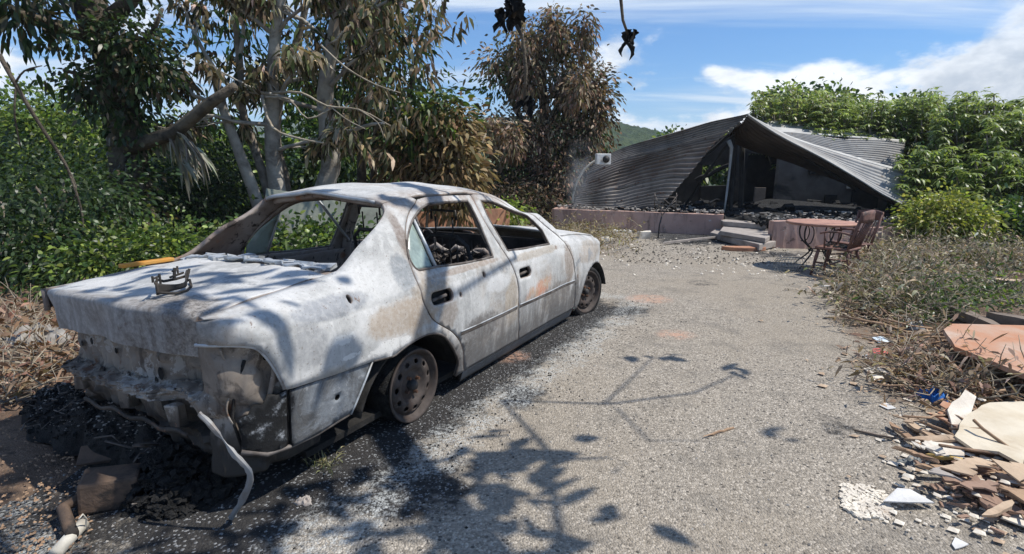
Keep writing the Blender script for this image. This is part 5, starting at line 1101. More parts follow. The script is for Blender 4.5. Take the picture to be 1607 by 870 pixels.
# palm frond hanging among the bushes
fd_ = plant('palm_frond', 'grey withered palm frond hanging over the dark bush beside the ivy trunk', 'palm frond', None)
for (pth) in (((240,205,7.4),(265,210,7.2),(290,222,7.0),(312,250,6.9)), ((245,208,7.5),(270,218,7.3),(280,240,7.2),(285,262,7.1))):
    q = pxpath(*pth); tubes('rib', [(q, .012, .004)], 'twig', fd_, 5)
    P = np.array([q[int(k)] for k in np.repeat(np.arange(1, len(q)), 7)]); sgn = np.tile([-1, 1], len(P)//2 + 1)[:len(P), None]
    ax = np.array([.4, 0, -.75]) + sgn*np.array([.45, -.4, .3]) + RNG.normal(size=P.shape)*.12
    leaves('leaflets', P+RNG.normal(size=P.shape)*.012, ax, .34*(.7+.5*RNG.random(len(P))), .03+.012*RNG.random(len(P)), colmix(len(P), [(.25,.24,.19),(.17,.16,.12),(.33,.31,.25)]), M['dryleaf'], fd_, .5)
at_base(fd_, at(240,205,7.4))
# bare leaning vine at far left
vn = plant('bare_vine', 'bare dark vine trailing diagonally from the top left edge', 'vine', None)
tubes('stem', [(pxpath((-5,95,5.2),(20,140,5.2),(60,205,5.3),(100,265,5.4),(118,310,5.4),(128,345,5.4),(130,375,5.4)), .022, .008), (pxpath((20,140,5.2),(35,120,5.2),(62,112,5.2)), .011, .005), (pxpath((22,142,5.2),(20,190,5.2),(30,240,5.3)), .010, .006), (pxpath((100,265,5.4),(118,300,5.3),(112,330,5.3)), .007, .004)], 'bark_dark', vn, 6); at_base(vn, at(130,375,5.4))
# right hand vegetation: tall broad leaved cassava like trees
def palmate(name, tips, per, L, Wd, cols, parent, mat='leaf'):
    tips = np.array([tuple(t) for t in tips]); n = len(tips); idx = np.repeat(np.arange(n), per); k = n*per
    an = np.tile(np.arange(per)/per*6.283, n) + np.repeat(RNG.random(n)*6.28, per); tl = np.repeat(RNG.normal(size=(n, 3))*.35, per, 0)
    ax = np.stack([np.cos(an), np.sin(an), -.32+.5*RNG.random(k)], 1) + tl*np.array([.3,.3,1]); tone = np.clip(1+RNG.normal(size=(n,1))*.28, .45, 1.7)
    return leaves(name, tips[idx], ax, L*(.75+.4*RNG.random(k)), Wd*(.8+.4*RNG.random(k)), colmix(k, cols, .15)*tone[idx], M[mat], parent, .35, np.tile([[0,0,1.]], (k,1))+tl*.4, .2)
def broad(lab, u0, u1, vt, vb, Y, n, cols, group='broad leaved trees right of the house', depth=1.6, L=.135, rs=1):
    t = plant('broad_leaved_tree', lab, 'tree', None, group); r2 = random.Random(rs); tips = []; stems = []
    b = at((u0+u1)/2, 300, Y); b.z = -.3
    for k in range(n):
        u = r2.uniform(u0-18, u1+18); a = (u-u0)/(u1-u0); top = vt + (1-math.sin(math.pi*min(.97, max(.03, a))))*.12*(vb-vt)
        v = top + (vb-top)*r2.random()**1.0 + 6*math.sin(u*.13+rs) + r2.gauss(0, 8); tips.append(at(u, v, Y + r2.uniform(-depth, depth)*.6 - depth*.5*(v-top)/(vb-top+1)))
        if k % 9 == 0: stems.append((wig(b+Vector((r2.uniform(-.4,.4), r2.uniform(-.3,.3), 0)), tips[-1], 5, .12), .05, .012))
    tubes('trunk', stems, 'bark', t, 6); palmate('crown', tips, 7, L, L*.34, cols, t); at_base(t, b); return t
PAL = [(.20,.255,.07), (.26,.32,.10), (.13,.18,.05), (.34,.38,.20)]
broad('broad leaved tree rising behind the peak of the tin roof', 1195, 1310, 140, 240, 16, 1900, PAL+[(.16,.14,.05)], rs=1)
broad('dark broad leaved tree directly behind the grey back roof sheet', 1290, 1420, 150, 250, 15.5, 2200, PAL, rs=2)
broad('broad leaved tree beside the right end of the back roof sheet', 1400, 1500, 145, 330, 15.2, 2600, PAL, rs=3)
broad('tall broad leaved tree at the upper right with open crown', 1480, 1580, 140, 330, 13, 2600, PAL, rs=4)
broad('broad leaved tree cut by the right edge of the picture', 1560, 1680, 160, 340, 12, 2300, PAL, rs=5)
broad('low broad leaved tree below the tip of the tin roof', 1425, 1510, 225, 370, 12, 1600, PAL[:3], rs=6, L=.14)
broad('low broad leaved tree right of the yellow green bush', 1510, 1650, 230, 380, 11, 1700, PAL[:3], rs=7, L=.14)
for i, (u0, u1, v0, lab) in enumerate(((1205,1275,134,'small rounded tree on the skyline just right of the roof peak'), (1255,1345,140,'feathery tree on the skyline behind the roof sheets'), (1380,1470,150,'dark tree on the skyline above the back roof sheet'), (1110,1180,205,'distant bushy tree on the skyline left of the roof peak'), (1020,1110,210,'distant bushy tree behind the sloping left roof sheet'))):
    bush('skyline_tree', lab, [(at((u0+u1)/2, v0+22, 24), ((u1-u0)*.011, 1.2, .55), 1), (at((u0+u1)/2+12, v0+50, 23.5), ((u1-u0)*.014, 1.2, .8), 1)], 230, 12, .24, .12, GREEN+PAL[:2], 'skyline trees behind the house', spread=.3, cat='tree')
th = plant('thin_tree', 'thin pale stemmed tree with sparse top at the right edge against the sky', 'tree', None)
tubes('trunk', [(pxpath((1585,300,13),(1588,215,13),(1600,170,13),(1605,150,13)), .05, .02), (pxpath((1588,215,13),(1575,170,13),(1570,155,13)), .025, .012)], 'bark_pale', th, 6); palmate('crown', fill(26, 1560, 1625, 142, 165, 12.6, 13.4, rr), 7, .24, .08, PAL, th); at_base(th, at(1585,300,13))
bush('yellow_green_bush', 'rounded yellow green bush at the right of the house', [(at(1480,330,8.9), (.52,.45,.36), 1.3), (at(1518,345,8.8), (.34,.35,.26), .5), (at(1448,348,8.8), (.26,.28,.2), .4)], 420, 16, .075, .038, [(.30,.33,.07),(.24,.28,.06),(.17,.20,.05),(.34,.33,.10)], None, 'leaf', .12, .2)
bush('green_bush', 'mid green low bush at the right edge above the dry brush', [(at(1575,355,9.2), (.75,.5,.35), 1), (at(1620,340,9), (.6,.5,.4), .7)], 240, 15, .11, .055, GREEN, None, 'leaf', .15)
# dry uprooted brush along the right of the drive
def brush(name, lab, pts, n, cols, L=.20, seed=1, mat='dryleaf', hgt=.28, group='heaps of dry brush beside the drive', leafn=9):
    r2 = random.Random(seed); t = plant(name, lab, 'brush', None, group); paths = []; P = []; A = []
    for k in range(n):
        u, v = r2.choice(pts); g0 = gr(u + r2.gauss(0, 26), v + r2.gauss(0, 9)); g0.z = r2.uniform(.0, hgt*.6) + .02
        d = Vector((r2.gauss(0,1), r2.gauss(0,.8), r2.uniform(-.1,.75))).normalized()*r2.uniform(.12,.5); q = wig(g0, g0+d, 4, .05)
        paths.append((q, r2.uniform(.003,.007), .0015))
        for _ in range(leafn):
            b = q[r2.randint(0,4)]; P.append(tuple(b + Vector((r2.gauss(0,.03), r2.gauss(0,.03), r2.gauss(0,.02))))); A.append((r2.gauss(0,1), r2.gauss(0,1), r2.gauss(0,.6)-.1))
    o = tubes('twigs', paths, 'twig', t, 4); tag(o, kind='stuff'); k = len(P); P = np.array(P); P[:, 2] = np.maximum(P[:, 2], .015)
    o = leaves('withered_leaves', P, np.array(A), L*.34*(.5+RNG.random(k)), L*.10*(.5+RNG.random(k)), colmix(k, cols, .3), M[mat], t, .4, None, .5); tag(o, kind='stuff')
    b = gr(*pts[0]); at_base(t, b); return t
BR = [(.32,.25,.17), (.42,.35,.25), (.20,.16,.105), (.13,.14,.07), (.50,.43,.33), (.13,.105,.07)]
brush('dry_brush', 'heap of dry brush against the right porch wall beside the chair', [(1390,400),(1430,395),(1370,415),(1410,420),(1450,405)], 420, BR, seed=1, hgt=.32)
brush('dry_brush', 'heap of dry brush with tan leaves right of the driveway edge', [(1400,440),(1450,440),(1380,455),(1430,470),(1480,450)], 420, BR, seed=2, hgt=.26)
brush('dry_brush', 'tangled dry brush at the right edge below the green bushes', [(1510,400),(1560,410),(1600,400),(1540,430),(1595,430),(1490,415)], 460, BR+[(.08,.11,.04)], seed=3, hgt=.35)
brush('dry_brush', 'low dry brush spilling onto the asphalt around the grey bag', [(1345,465),(1360,445),(1375,480),(1420,500),(1400,485)], 280, BR, seed=4, hgt=.12)
brush('green_weeds', 'patch of fresh green weeds above the orange board', [(1530,470),(1570,475),(1600,480),(1500,480)], 260, GREEN+LIME[:1], .17, seed=5, mat='leaf', hgt=.22, group=None)
brush('green_weeds', 'patch of green weeds among dry stems right of the grey bag', [(1465,495),(1485,488),(1450,488)], 150, GREEN+BR[3:4], .15, seed=6, mat='leaf', hgt=.20, group=None)
brush('dry_weeds', 'yellowing dry weeds along the foot of the left porch wall', [(880,372),(905,375),(930,378),(870,368),(960,376)], 300, [(.30,.24,.10),(.24,.18,.09),(.16,.12,.07),(.35,.30,.15)], .18, seed=7, hgt=.25, group=None)
brush('leaf_litter', 'drift of brown dry leaves beside the orange board and blue cloth', [(1440,592),(1470,606),(1530,608),(1580,612),(1450,575),(1435,565)], 260, [(.36,.25,.18),(.27,.18,.125),(.20,.14,.10),(.45,.35,.26)], .2, seed=8, hgt=.05, group=None, leafn=5)
brush('leaf_litter', 'brown fallen leaves on the bare soil left of the car', [(30,530),(60,520),(20,560),(70,570),(40,600),(20,640)], 260, [(.24,.14,.09),(.17,.10,.065),(.30,.20,.14)], .24, seed=9, hgt=.05, group=None, leafn=5)
# overhead branch: two withered leaves hang into the picture, the rest throws leaf shade on the drive
oh = plant('overhanging_tree', 'branch with charred rolled leaves hanging into the top of the sky', 'tree', None)
tubes('trunk', [([(4.4,-1.6,0), (4.2,-1.3,1.6), (3.6,-.5,3.2), (2.8,1.0,4.2), (1.9,2.6,4.3), (.9,3.6,3.9)], .20, .05)], 'bark', oh, 10)
lA, lB = at(800,28,3.4), at(968,-14,3.7)
sub = [([(1.9,2.6,4.3), (1.4,3.0,3.7), tuple(at(838,-60,3.4)), tuple(at(812,-8,3.4)), tuple(lA)], .03, .012), ([(1.9,2.6,4.3), (1.7,3.5,3.4), tuple(at(955,-90,3.7)), tuple(lB), tuple(at(973,30,3.7)), tuple(at(981,52,3.7))], .016, .008),
       ([tuple(at(806,40,3.4)), tuple(at(816,60,3.4)), tuple(at(822,110,3.4)), tuple(at(819,158,3.4))], .011, .009)]
off = Vector((SD.x/SD.z, SD.y/SD.z, 0))
def over(u, v, H): p = gr(u, v); return p + off*H + Vector((0, 0, H))
sub += [([(2.8,1.0,4.2), (2.6,2.2,3.9), tuple(over(790,630,3.5)), tuple(over(960,633,3.4)), tuple(over(1090,615,3.4)), tuple(over(1155,585,3.3))], .02, .007), ([tuple(over(950,633,3.4)), tuple(over(985,600,3.4)), tuple(over(1025,560,3.4))], .010, .006), ([tuple(over(970,640,3.4)), tuple(over(1020,690,3.5)), tuple(over(1100,690,3.5))], .008, .004)]
tubes('branch', sub, 'bark_dark', oh, 7)
def wilted(P, ln, wd, n, seed, roll=1.0):
    """a burnt leaf curled in on itself"""
    r2 = random.Random(seed); mb = MB(); P = Vector(P)
    for k in range(n):
        a = r2.uniform(0, 6.28); d = Vector((.35*math.cos(a), .35*math.sin(a), -1)).normalized(); s = Vector((-math.sin(a), math.cos(a), 0)); f = d.cross(s); l = ln*r2.uniform(.6,1.1); w = wd*r2.uniform(.6,1.1); ph = r2.uniform(0, 6)
        def fn(t, q, d=d, s=s, f=f, l=l, w=w, ph=ph):
            hw = w*(math.sin(math.pi*min(1, t*.96+.03))**.7)*(1+.25*math.sin(t*19+ph)*(abs(2*q-1))); an = (2*q-1)*1.7*roll
            return P + d*l*t + s*hw*math.sin(an)*.55 + f*hw*(1-math.cos(an))*.5 + Vector((.02*math.sin(t*5+ph), 0, 0))
        mb.grid(fn, 10, 8)
    return mb
oh_leaf = lambda P, ln, wd, n, seed, name='charred_leaf': wilted(P, ln, wd, n, seed).build(name, M['bark_dark'] if False else M['charcoal'], oh, True)
oh_leaf(at(800,-5,3.4), .17, .075, 6, 1); oh_leaf(at(786,12,3.4), .16, .05, 4, 5); oh_leaf(at(822,150,3.4), .15, .06, 3, 2); oh_leaf(at(985,44,3.7), .12, .05, 4, 3); oh_leaf(at(976,55,3.7), .19, .032, 2, 4)
for k, (u, v, H, r, n) in enumerate(((780,745,3.3,.16,16), (745,725,3.4,.12,8), (800,850,3.3,.17,16), (740,840,3.2,.14,10), (700,770,3.3,.16,12), (600,775,3.6,.15,8), (560,830,3.6,.18,9), (500,810,3.7,.25,14), (60,700,4.0,.45,22), (150,620,4.2,.4,20), (40,800,3.9,.45,22), (250,850,3.9,.4,20), (130,740,4.0,.3,14), (1025,557,3.4,.05,5), (1155,580,3.3,.04,4), (1215,680,4.6,.05,2), (430,840,3.8,.2,9))):
    c0 = over(u, v, H); nn = int(n*1.9); pos = np.array(c0) + RNG.normal(size=(nn, 3))*np.array([r*1.1, r*1.1, .12]); ax = np.stack([RNG.normal(size=nn), RNG.normal(size=nn), -.5-.4*RNG.random(nn)], 1)
    leaves('leaf_spray', pos, ax, .17*(.5+.9*RNG.random(nn)), .095*(.6+.8*RNG.random(nn)), colmix(nn, DEEP+DRY[:2]), M['leaf'], oh, .3)
at_base(oh, (4.4,-1.6,0))
# ------------------------------------------------------------------ rubbish along the right edge of the drive
def board(name, lab, cat, mat, px, z=.05, th=.016, tilt=(0,0), rough=.0, jag=.012, group=None, seed=0):
    """a broken flat piece: outline given where it lies, with splintered edges"""
    r2 = random.Random(seed+len(lab)); P = [gr(u, v, z) for u, v in px]; c = sum(P, Vector())/len(P); o2 = []
    for i in range(len(P)):
        a, b = P[i]-c, P[(i+1) % len(P)]-c; k = max(1, int((b-a).length/.07))
        for t in range(k): q = a.lerp(b, t/k); o2.append((q.x + r2.uniform(-jag, jag), q.y + r2.uniform(-jag, jag)))
    vs, fs = cdt(o2, (), .06); mb = MB(); ph = r2.uniform(0, 6)
    zf = lambda x, y: tilt[0]*x + tilt[1]*y + rough*math.sin(x*14+ph)*math.cos(y*11+ph*2)
    mb.v = [(x, y, zf(x, y)) for x, y in vs]; mb.f = fs; o = mb.build(name, M[mat], None, False, th, 0); o.location = c; return tag(o, lab, cat, group)
def strip(name, lab, cat, mat, a, b, w, th, za=.03, zb=.03, seed=0, group=None):
    """a splintered plank between two points"""
    r2 = random.Random(seed); A, B = gr(*a, za), gr(*b, zb); c = (A+B)/2; d = (B-A); L = d.length; d.normalize(); s = Vector((-d.y, d.x, 0)).normalized(); up = d.cross(s) if d.cross(s).z > 0 else -d.cross(s); mb = MB(); n = 7
    for i in range(n):
        t = i/(n-1); k = (t-.5)*L; ww = w*(.5 if i in (0, n-1) else r2.uniform(.8, 1.05)); e = r2.uniform(-.004, .004)
        for (q, h) in ((-1,-1), (1,-1), (1,1), (-1,1)): mb.v.append(tuple(d*(k + (r2.uniform(-.05,.05) if i in (0, n-1) else 0)) + s*q*ww/2 + up*(h*th/2+e)))
    mb.f = [(i*4+j, i*4+(j+1) % 4, i*4+4+(j+1) % 4, i*4+4+j) for i in range(n-1) for j in range(4)] + [(3,2,1,0), tuple((n-1)*4+j for j in range(4))]
    o = mb.build(name, M[mat], None); o.location = c; return tag(o, lab, cat, group)
board('painted_board', 'large board with worn orange paint lying over a dark gap at the right', 'board', 'orangewood', [(1480,516),(1495,508),(1700,506),(1700,604),(1500,540)], .20, .03, (-.02,.06), 0, .003)
board('plaster_board', 'large cream board with torn edges lying on the rubbish at right', 'board', 'cream', [(1500,676),(1516,650),(1552,630),(1680,634),(1680,722),(1606,716),(1570,700),(1532,694)], .10, .014, (.03,.05), .006, .006)
board('plaster_board', 'small pale yellow board propped behind the large cream board', 'board', 'plaster', [(1490,640),(1512,622),(1530,628),(1528,662),(1506,672)], .10, .012, (.0,.35), .002)
board('broken_board', 'white board with a yellow painted edge under the splintered planks', 'board', 'plaster', [(1452,690),(1480,684),(1520,694),(1518,712),(1470,706)], .06, .012, (0,.1))
strip('yellow_trim', 'yellow painted strip along the front of the white board', 'trim', 'yellow', (1462,705), (1526,716), .04, .014, .05, .05, 3)
PL = [('plank',(1400,660),(1445,690),.035,'narrow splintered plank pointing out farthest onto the asphalt'),('plank2',(1425,655),(1485,690),.04,'splintered plank beside the white board with yellow edge'),('plank2',(1440,685),(1500,680),.06,'pale curled strip of wood resting on the white board'),('plank',(1445,722),(1520,735),.035,'narrow plank lying just below the yellow strip'),('plank3',(1500,705),(1640,718),.07,'long reddish plank under the cream board'),('plank3',(1470,738),(1560,762),.06,'flat reddish board pointing to the grey torn cloth'),('plank',(1520,725),(1640,742),.06,'brown plank in the middle of the rubbish pile'),('plank3',(1530,740),(1560,790),.05,'reddish plank lying crosswise in front of the pile'),('plank3',(1545,770),(1600,790),.09,'broad reddish splintered board at the front of the pile'),('plank2',(1560,735),(1640,760),.04,'pale plank at the right edge below the cream board'),('plank',(1580,760),(1650,790),.06,'brown plank at the right edge in front of the pile'),('plank3',(1478,645),(1518,668),.05,'short reddish plank behind the splintered planks'),('plank',(1500,620),(1540,640),.035,'short brown stick just right of the blue cloth'),('plank2',(1600,715),(1650,700),.05,'pale splinter lying on the cream board by the right edge'),('oldwood',(1462,668),(1510,688),.03,'grey splintered stick between the pale curled strip and the cream board'),('plank',(1420,700),(1462,712),.025,'thin brown stick left of the white board with yellow edge'),('plank2',(1490,752),(1536,744),.03,'pale stick crossing the reddish board at the near side'),('oldwood',(1540,728),(1610,720),.035,'grey batten lying along the foot of the cream board'),('plank2',(1555,800),(1590,783),.03,'short pale stick at the near end of the rubbish'),('plank3',(1605,735),(1660,752),.05,'reddish plank at the right edge under the cream board'),('plank',(1500,715),(1545,735),.03,'brown stick slanting below the yellow strip')]
for k, (mt, a, b, w, lab) in enumerate(PL): strip('plank', lab, 'plank', mt, a, b, w, .014, random.uniform(.02,.07), random.uniform(.03,.09), k, 'splintered planks in the rubbish pile')
SHEETS = [('cream',(1560,640),(1700,690),.16,'cream torn sheet overlapping the large cream board at the right edge'),('plaster',(1440,700),(1478,716),.05,'pale torn sheet fragment below the white board with yellow edge'),('plank2',(1500,742),(1556,722),.12,'tan bent sheet of thin board across the middle of the pile'),('plank2',(1580,744),(1660,730),.14,'tan sheet of thin board below the cream board at the right edge'),('plank3',(1516,770),(1566,752),.11,'pinkish brown torn sheet at the near side of the pile'),('plank',(1590,778),(1660,768),.12,'brown torn sheet at the right edge of the pile'),('orangewood',(1476,655),(1500,640),.10,'small orange stained sheet standing behind the narrow planks'),('plank2',(1410,655),(1450,668),.03,'tan splinter behind the farthest plank'),('concrete',(1455,745),(1500,752),.05,'grey torn strip at the near left of the pile')]
for k, (mt, a, b, w, lab) in enumerate(SHEETS):
    A, B = gr(*a, .06), gr(*b, .06); d = B-A; L_ = d.length; d.normalize(); n_ = Vector((-d.y, d.x, 0)); r2 = random.Random(60+k); pts = []
    w *= .62
    for t in range(9): pts.append((t/8*L_-L_/2+r2.uniform(-.03,.03), -w/2+r2.uniform(-.025,.025)))
    for t in range(8, -1, -1): pts.append((t/8*L_-L_/2+r2.uniform(-.03,.03), w/2+r2.uniform(-.025,.025)))
    vs, fs = cdt(pts, (), .04); mb = MB(); cv, tl = r2.uniform(-1.2,1.2), r2.uniform(-.3,.3)
    mb.v = [tuple(d*x + n_*y + Vector((0,0,cv*y*y*3+tl*y+.012*math.sin(x*18+k)+.03))) for x, y in vs]; mb.f = fs; o = mb.build('torn_sheet', M[mt], None, False, .007, 0); o.location = (A+B)/2; tag(o, lab, 'sheet')
rp = random.Random(8); mb = MB()
for k in range(300):
    u, v = rp.gauss(1560, 45), rp.gauss(738, 30); g0 = gr(u, v); s = rp.uniform(.015,.07)
    mb.box(g0+Vector((0,0,rp.uniform(.005,.06))), (s*rp.uniform(.5,1.6), s*.3, .008), Matrix.Rotation(rp.uniform(0,6), 3, 'Z') @ Matrix.Rotation(rp.uniform(-.4,.4), 3, 'X'), 0, .004)
tag(mb.build('wood_splinters', M['plank3'], None), 'brown splinters and chips heaped under the broken planks at right', 'splinters', None, 'stuff')
strip('timber', 'weathered grey timber slanting above the orange board', 'timber', 'oldwood', (1497,478), (1560,506), .10, .07, .12, .14, 21)
strip('timber', 'thick weathered beam at the right edge above the orange board', 'timber', 'oldwood', (1560,492), (1650,508), .13, .10, .16, .20, 22)
strip('timber', 'pinkish log lying in the brush at the far right edge', 'timber', 'plank2', (1560,438), (1650,442), .16, .12, .12, .14, 23)
strip('stick', 'pale bare stick leaning in the dry brush right of the chair', 'stick', 'twig', (1388,412), (1405,438), .025, .02, .3, .1, 24)
strip('stick', 'thin pale stick lying on the asphalt in front of the chair', 'stick', 'white', (1285,444), (1325,442), .02, .012, .02, .02, 25)
strip('stick', 'dark twig lying on the asphalt left of the splintered planks', 'stick', 'oldwood', (1355,672), (1410,683), .012, .01, .012, .012, 26)
strip('stick', 'thin brown twig on the asphalt among the leaf shadows', 'stick', 'plank', (1115,680), (1150,668), .01, .008, .012, .012, 27)
board('paper_scrap', 'white plaster patch flattened on the asphalt left of the leaf litter', 'plaster', 'plaster', [(1357,574),(1380,571),(1402,580),(1428,582),(1425,590),(1400,592),(1375,592)], .012, .006, (0,0), .002, .02)
board('torn_cloth', 'curled grey white torn sheet lying on the asphalt in front of the rubbish', 'sheet', 'paper', [(1392,780),(1410,765),(1430,766),(1468,781),(1430,783)], .03, .006, (0,.1), .012, .01)
board('paper_scrap', 'small white paper near the bottom right corner', 'paper', 'paper', [(1495,845),(1505,837),(1527,846),(1518,852),(1505,851)], .012, .004, (0,0), .003, .008)
board('paper_scrap', 'white crumpled sheet at the right edge near the bottom corner', 'paper', 'plaster', [(1575,805),(1590,793),(1640,800),(1640,828),(1605,816)], .02, .006, (0,0), .006, .012)
board('paper_scrap', 'small white card on the asphalt left of the blue cloth', 'paper', 'paper', [(1380,629),(1393,626),(1408,634),(1396,636)], .012, .003, (0,0), .001, .004)
board('paper_scrap', 'small white scrap between the red paper and the plaster patch', 'paper', 'paper', [(1355,552),(1364,550),(1374,556),(1362,558)], .012, .004, (0,0), .002, .006)
board('paper_scrap', 'pale blue paper above the red paper at the asphalt edge', 'paper', 'paleblue', [(1372,524),(1390,522),(1402,529),(1380,532)], .015, .004, (0,0), .004, .008)
board('paper_scrap', 'red torn paper at the asphalt edge', 'paper', 'red', [(1370,542),(1390,539),(1402,546),(1385,550),(1372,549)], .015, .004, (0,0), .004, .01)
def rag(name, lab, cat, mat, u, v, r, h, seed, z=0):
    r2 = random.Random(seed); mb = MB(); ph = [r2.uniform(0, 6) for _ in range(5)]
    def fn(a, b):
        an = 2*math.pi*a; rad = r*(1+.28*math.sin(3*an+ph[0])+.15*math.sin(7*an+ph[1]))*math.sin(math.pi*b/2)
        return Vector((rad*math.cos(an), rad*math.sin(an)*.8, max(.004, h*(math.cos(math.pi*b/2)**.6)*(1+.35*math.sin(an*4+b*9+ph[2])+.25*math.sin(an*9-b*13+ph[3])))))
    mb.grid(fn, 28, 10); o = mb.build(name, M[mat], None, True); o.location = gr(u, v, z); return tag(o, lab, cat)
rag('cloth', 'crumpled bright blue cloth on the edge of the rubbish', 'cloth', 'blue', 1470, 620, .075, .05, 1)
rag('plastic_bag', 'crumpled pale grey plastic bag at the edge of the brush', 'bag', 'greybag', 1428, 508, .12, .06, 2)
rag('plaster_lump', 'white crumpled sheet lying in the brush above the grey bag', 'sheet', 'plaster', 1398, 468, .20, .12, 3)
rag('cloth', 'small white and grey cloth under the front planks of the rubbish', 'cloth', 'paper', 1572, 757, .07, .03, 4)
rag('dark_rag', 'small dark grey rag beside the plank on the asphalt', 'cloth', 'wiregrey', 1437, 722, .06, .02, 6)
rag('white_stone', 'flat pale stone on the ash in front of the car wheel', 'stone', 'concrete', 482, 795, .032, .022, 5)
rag('grey_stone', 'large grey stone on the soil left of the car boot', 'stone', 'stone', 62, 555, .22, .12, 7)
rag('grey_stone', 'grey stone beside the left edge of the picture', 'stone', 'stone', 10, 565, .14, .08, 8)
rag('green_rag', 'crumpled greenish fabric left of the front wheel', 'cloth', 'greenpanel', 722, 572+12, .12, .05, 9) if False else None
# crumbling white foam patch on the asphalt
mb = MB(); r2 = random.Random(4)
for k in range(420):
    u, v = 1325+75*r2.random(), 755+52*r2.random()
    if abs((u-1325)/75 - (v-755)/52) > .62 or r2.random() < .1: continue
    s = r2.uniform(.004,.016); mb.box(gr(u, v, .006), (s*1.6, s, .008), Matrix.Rotation(r2.uniform(0,6), 3, 'Z'), 0, s*.3)
tag(mb.build('foam_crumbs', M['plaster'], None), 'crumbled patch of white foam on the asphalt in front of the rubbish', 'foam', None, 'stuff')
# low rubble at the foot of the left porch wall
for k, (u, v, w, d, h, mt, lab) in enumerate(((968,363,.55,.22,.05,'white','white board lying at the foot of the left porch wall'), (1010,372,.22,.2,.12,'plaster','pale rubble lump in front of the left porch wall'), (950,381,.2,.14,.1,'plaster','pale rubble lump among the dry weeds'), (1040,362,.5,.1,.05,'white','short white strip leaning against the left porch wall'))):
    o = MB().box((0,0,h/2), (w,d,h), Matrix.Rotation(random.uniform(-.4,.2), 3, 'Z') @ Matrix.Rotation(.08, 3, 'X'), 0, h*.25).build('rubble', M[mt], None, False, 0, -1, .006); o.location = gr(u, v); tag(o, lab, 'rubble')
strip('long_batten', 'long charred batten lying along the foot of the left porch wall', 'batten', 'concrete', (1042,378), (1128,368), .05, .03, .05, .07, 31)
# loose grit, ash flakes and char on the drive
def grit(name, lab, mat, n, fn, s0, s1, seed, hh=1):
    r2 = random.Random(seed); mb = MB()
    for k in range(n):
        p = fn(r2); s = r2.uniform(s0, s1)
        mb.add([p+Vector((s*r2.uniform(.6,1.3)*math.cos(a), s*r2.uniform(.6,1.3)*math.sin(a), -.002)) for a in (0, 1.6, 3.1, 4.7)] + [p+Vector((r2.uniform(-.3,.3)*s, r2.uniform(-.3,.3)*s, s*hh*r2.uniform(.3,.8)))], [(0,1,4),(1,2,4),(2,3,4),(3,0,4)])
    return tag(mb.build(name, M[mat], None), lab, 'grit', None, 'stuff')
def rd(r2):
    while True:
        y = 1.2+8*r2.random()**2; x = r2.uniform(-2, 5)
        if x < edge_right(y)-.05: return Vector((x, y, .006))
def rc(r2, w=.5):
    while True:
        x, y = r2.uniform(-1.6, 3.2), -.86 - abs(r2.gauss(0, w))
        p = from_car(x, y, .008)
        if p.y > 1.2: return p
grit('gravel', 'loose small gravel scattered over the asphalt drive', 'stone', 2600, rd, .003, .008, 1)
grit('ash_flakes', 'pale ash flakes scattered on the asphalt beside the car', 'stone', 1500, lambda r: rc(r, .45), .002, .006, 2)
grit('char_crumbs', 'black char crumbs scattered on the asphalt beside the car', 'charcoal', 800, lambda r: rc(r, .26), .002, .008, 3)
grit('char_crumbs', 'black char crumbs strewn in front of the porch wall and steps', 'charcoal', 900, lambda r: gr(r.uniform(960,1240), r.uniform(366,412))+Vector((0,0,.01)), .006, .018, 4)
grit('pale_crumbs', 'pale plaster crumbs strewn in front of the porch wall', 'plaster', 260, lambda r: gr(r.uniform(900,1330), r.uniform(370,430))+Vector((0,0,.01)), .008, .03, 5)
grit('soil_chips', 'dry bark chips and leaf bits on the soil left of the car', 'plank', 1300, lambda r: gr(r.uniform(-40,150), r.uniform(470,900))+Vector((0,0,.02)), .003, .009, 6)
grit('paper_shreds', 'small pale shreds of paper and plaster strewn along the rubbish at right', 'plaster', 420, lambda r: gr(r.uniform(1380,1640), r.uniform(540,830)) + Vector((0,0,.012)) if r.random() < .35 else gr(r.gauss(1560,50), r.gauss(725,40)) + Vector((0,0,r.uniform(.01,.07))), .006, .026, 9, .25)
grit('wood_chips', 'pale wood chips strewn along the right edge of the drive', 'plank2', 700, lambda r: (lambda y: Vector((edge_right(y)+r.gauss(.05,.28), y, .015)))(1.6+6*r.random()**1.5), .006, .03, 10, .3)
mb = MB(); r2 = random.Random(77)
for k in range(260):
    y = 1.9+5.2*r2.random()**1.2; p = Vector((edge_right(y)+abs(r2.gauss(.1,.35))-.05, y, r2.uniform(.01,.10))); a_ = r2.uniform(0, 6.28); l_ = r2.uniform(.10,.5)
    mb.tube(wig(p, p+Vector((l_*math.cos(a_), l_*math.sin(a_), r2.uniform(-.02,.08))), 3, .03), r2.uniform(.003,.009), 5)
tag(mb.build('fallen_sticks', M['plank'], None, True), 'brown sticks and twigs strewn along the right verge of the drive', 'sticks', None, 'stuff')
# weeds rooted in the drive beside the car
wd = plant('drive_weeds', 'small dry grass tuft growing through the ash beside the rear of the car', 'grass', None)
P = np.array([tuple(gr(510+random.gauss(0,12), 735+random.gauss(0,7))) for _ in range(60)]); leaves('blades', P, np.stack([RNG.normal(size=60)*.5, RNG.normal(size=60)*.5, np.ones(60)], 1), .10*(.5+RNG.random(60)), np.full(60, .006), colmix(60, [(.2,.2,.1),(.3,.27,.16)]), M['dryleaf'], wd, .5); at_base(wd, gr(510,735))
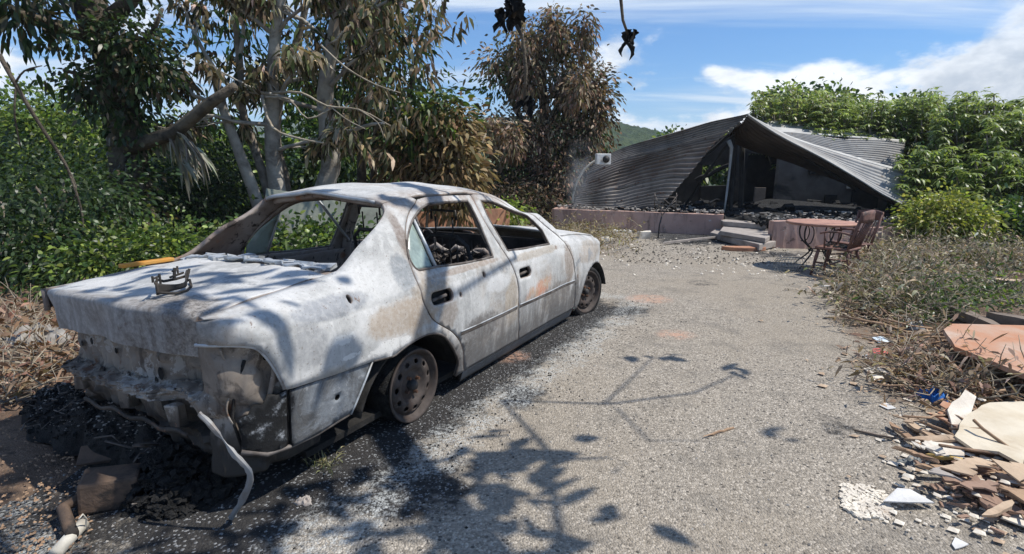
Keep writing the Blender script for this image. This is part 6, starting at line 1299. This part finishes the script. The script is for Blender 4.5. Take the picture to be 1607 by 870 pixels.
# ------------------------------------------------------------------ haze
def haze():
    m = bpy.data.materials.new('haze'); m.use_nodes = True; nt = m.node_tree; nt.nodes.clear(); o = nt.nodes.new('ShaderNodeOutputMaterial'); v = nt.nodes.new('ShaderNodeVolumePrincipled')
    v.inputs['Color'].default_value = (.86, .92, 1, 1); v.inputs['Density'].default_value = .0006; nt.links.new(v.outputs[0], o.inputs['Volume'])
    mb = MB().box((0, 410, 36), (1500, 1000, 100)); ob = mb.build('haze', m, None); tag(ob, kind='stuff'); ob['label'] = 'thin pale haze hanging over the valley and hills'; ob['category'] = 'haze'
haze()
def smoke():
    m = bpy.data.materials.new('smoke'); m.use_nodes = True; nt = m.node_tree; nt.nodes.clear(); N = nt.nodes.new; L = nt.links.new
    o = N('ShaderNodeOutputMaterial'); v = N('ShaderNodeVolumePrincipled'); v.inputs['Color'].default_value = (.85,.87,.9,1); tc = N('ShaderNodeTexCoord'); n = N('ShaderNodeTexNoise'); n.inputs['Scale'].default_value = 3; n.inputs['Detail'].default_value = 4
    g = N('ShaderNodeTexGradient'); g.gradient_type = 'QUADRATIC_SPHERE'; mp = N('ShaderNodeMapping'); mp.inputs['Scale'].default_value = (2.2, 2.2, 1.0); L(tc.outputs['Object'], mp.inputs[0]); L(mp.outputs[0], g.inputs[0]); L(tc.outputs['Object'], n.inputs['Vector'])
    a = N('ShaderNodeMapRange'); L(n.outputs['Fac'], a.inputs[0]); a.inputs[1].default_value = .38; a.inputs[2].default_value = .7
    b = N('ShaderNodeMath'); b.operation = 'MULTIPLY'; L(a.outputs[0], b.inputs[0]); L(g.outputs['Fac'], b.inputs[1]); c = N('ShaderNodeMath'); c.operation = 'MULTIPLY'; L(b.outputs[0], c.inputs[0]); c.inputs[1].default_value = 3.2
    L(c.outputs[0], v.inputs['Density']); L(v.outputs[0], o.inputs['Volume'])
    mb = MB().lathe([(.001,-.9),(.30,-.7),(.42,-.2),(.42,.3),(.28,.75),(.001,.95)], 14); ob = mb.build('smoke', m, None); ob.location = at(908,312,11.6)+Vector((0,0,.45)); tag(ob, 'thin wisp of pale smoke rising beside the conduit at the house corner', 'smoke', None, 'stuff')
smoke()
# ------------------------------------------------------------------ put every one-mesh thing's origin at its own base
for o in list(C.objects):
    if o.type == 'MESH' and not o.parent and 'label' in o and o.location.length < 1e-6:
        n = len(o.data.vertices); a = np.empty(n*3, np.float32); o.data.vertices.foreach_get('co', a); a = a.reshape(-1, 3)
        c = np.array([(a[:,0].min()+a[:,0].max())/2, (a[:,1].min()+a[:,1].max())/2, a[:,2].min()], np.float32); a -= c; o.data.vertices.foreach_set('co', a.ravel()); o.location = c.tolist()
for o in C.objects:
    if '_b' in o: del o['_b']
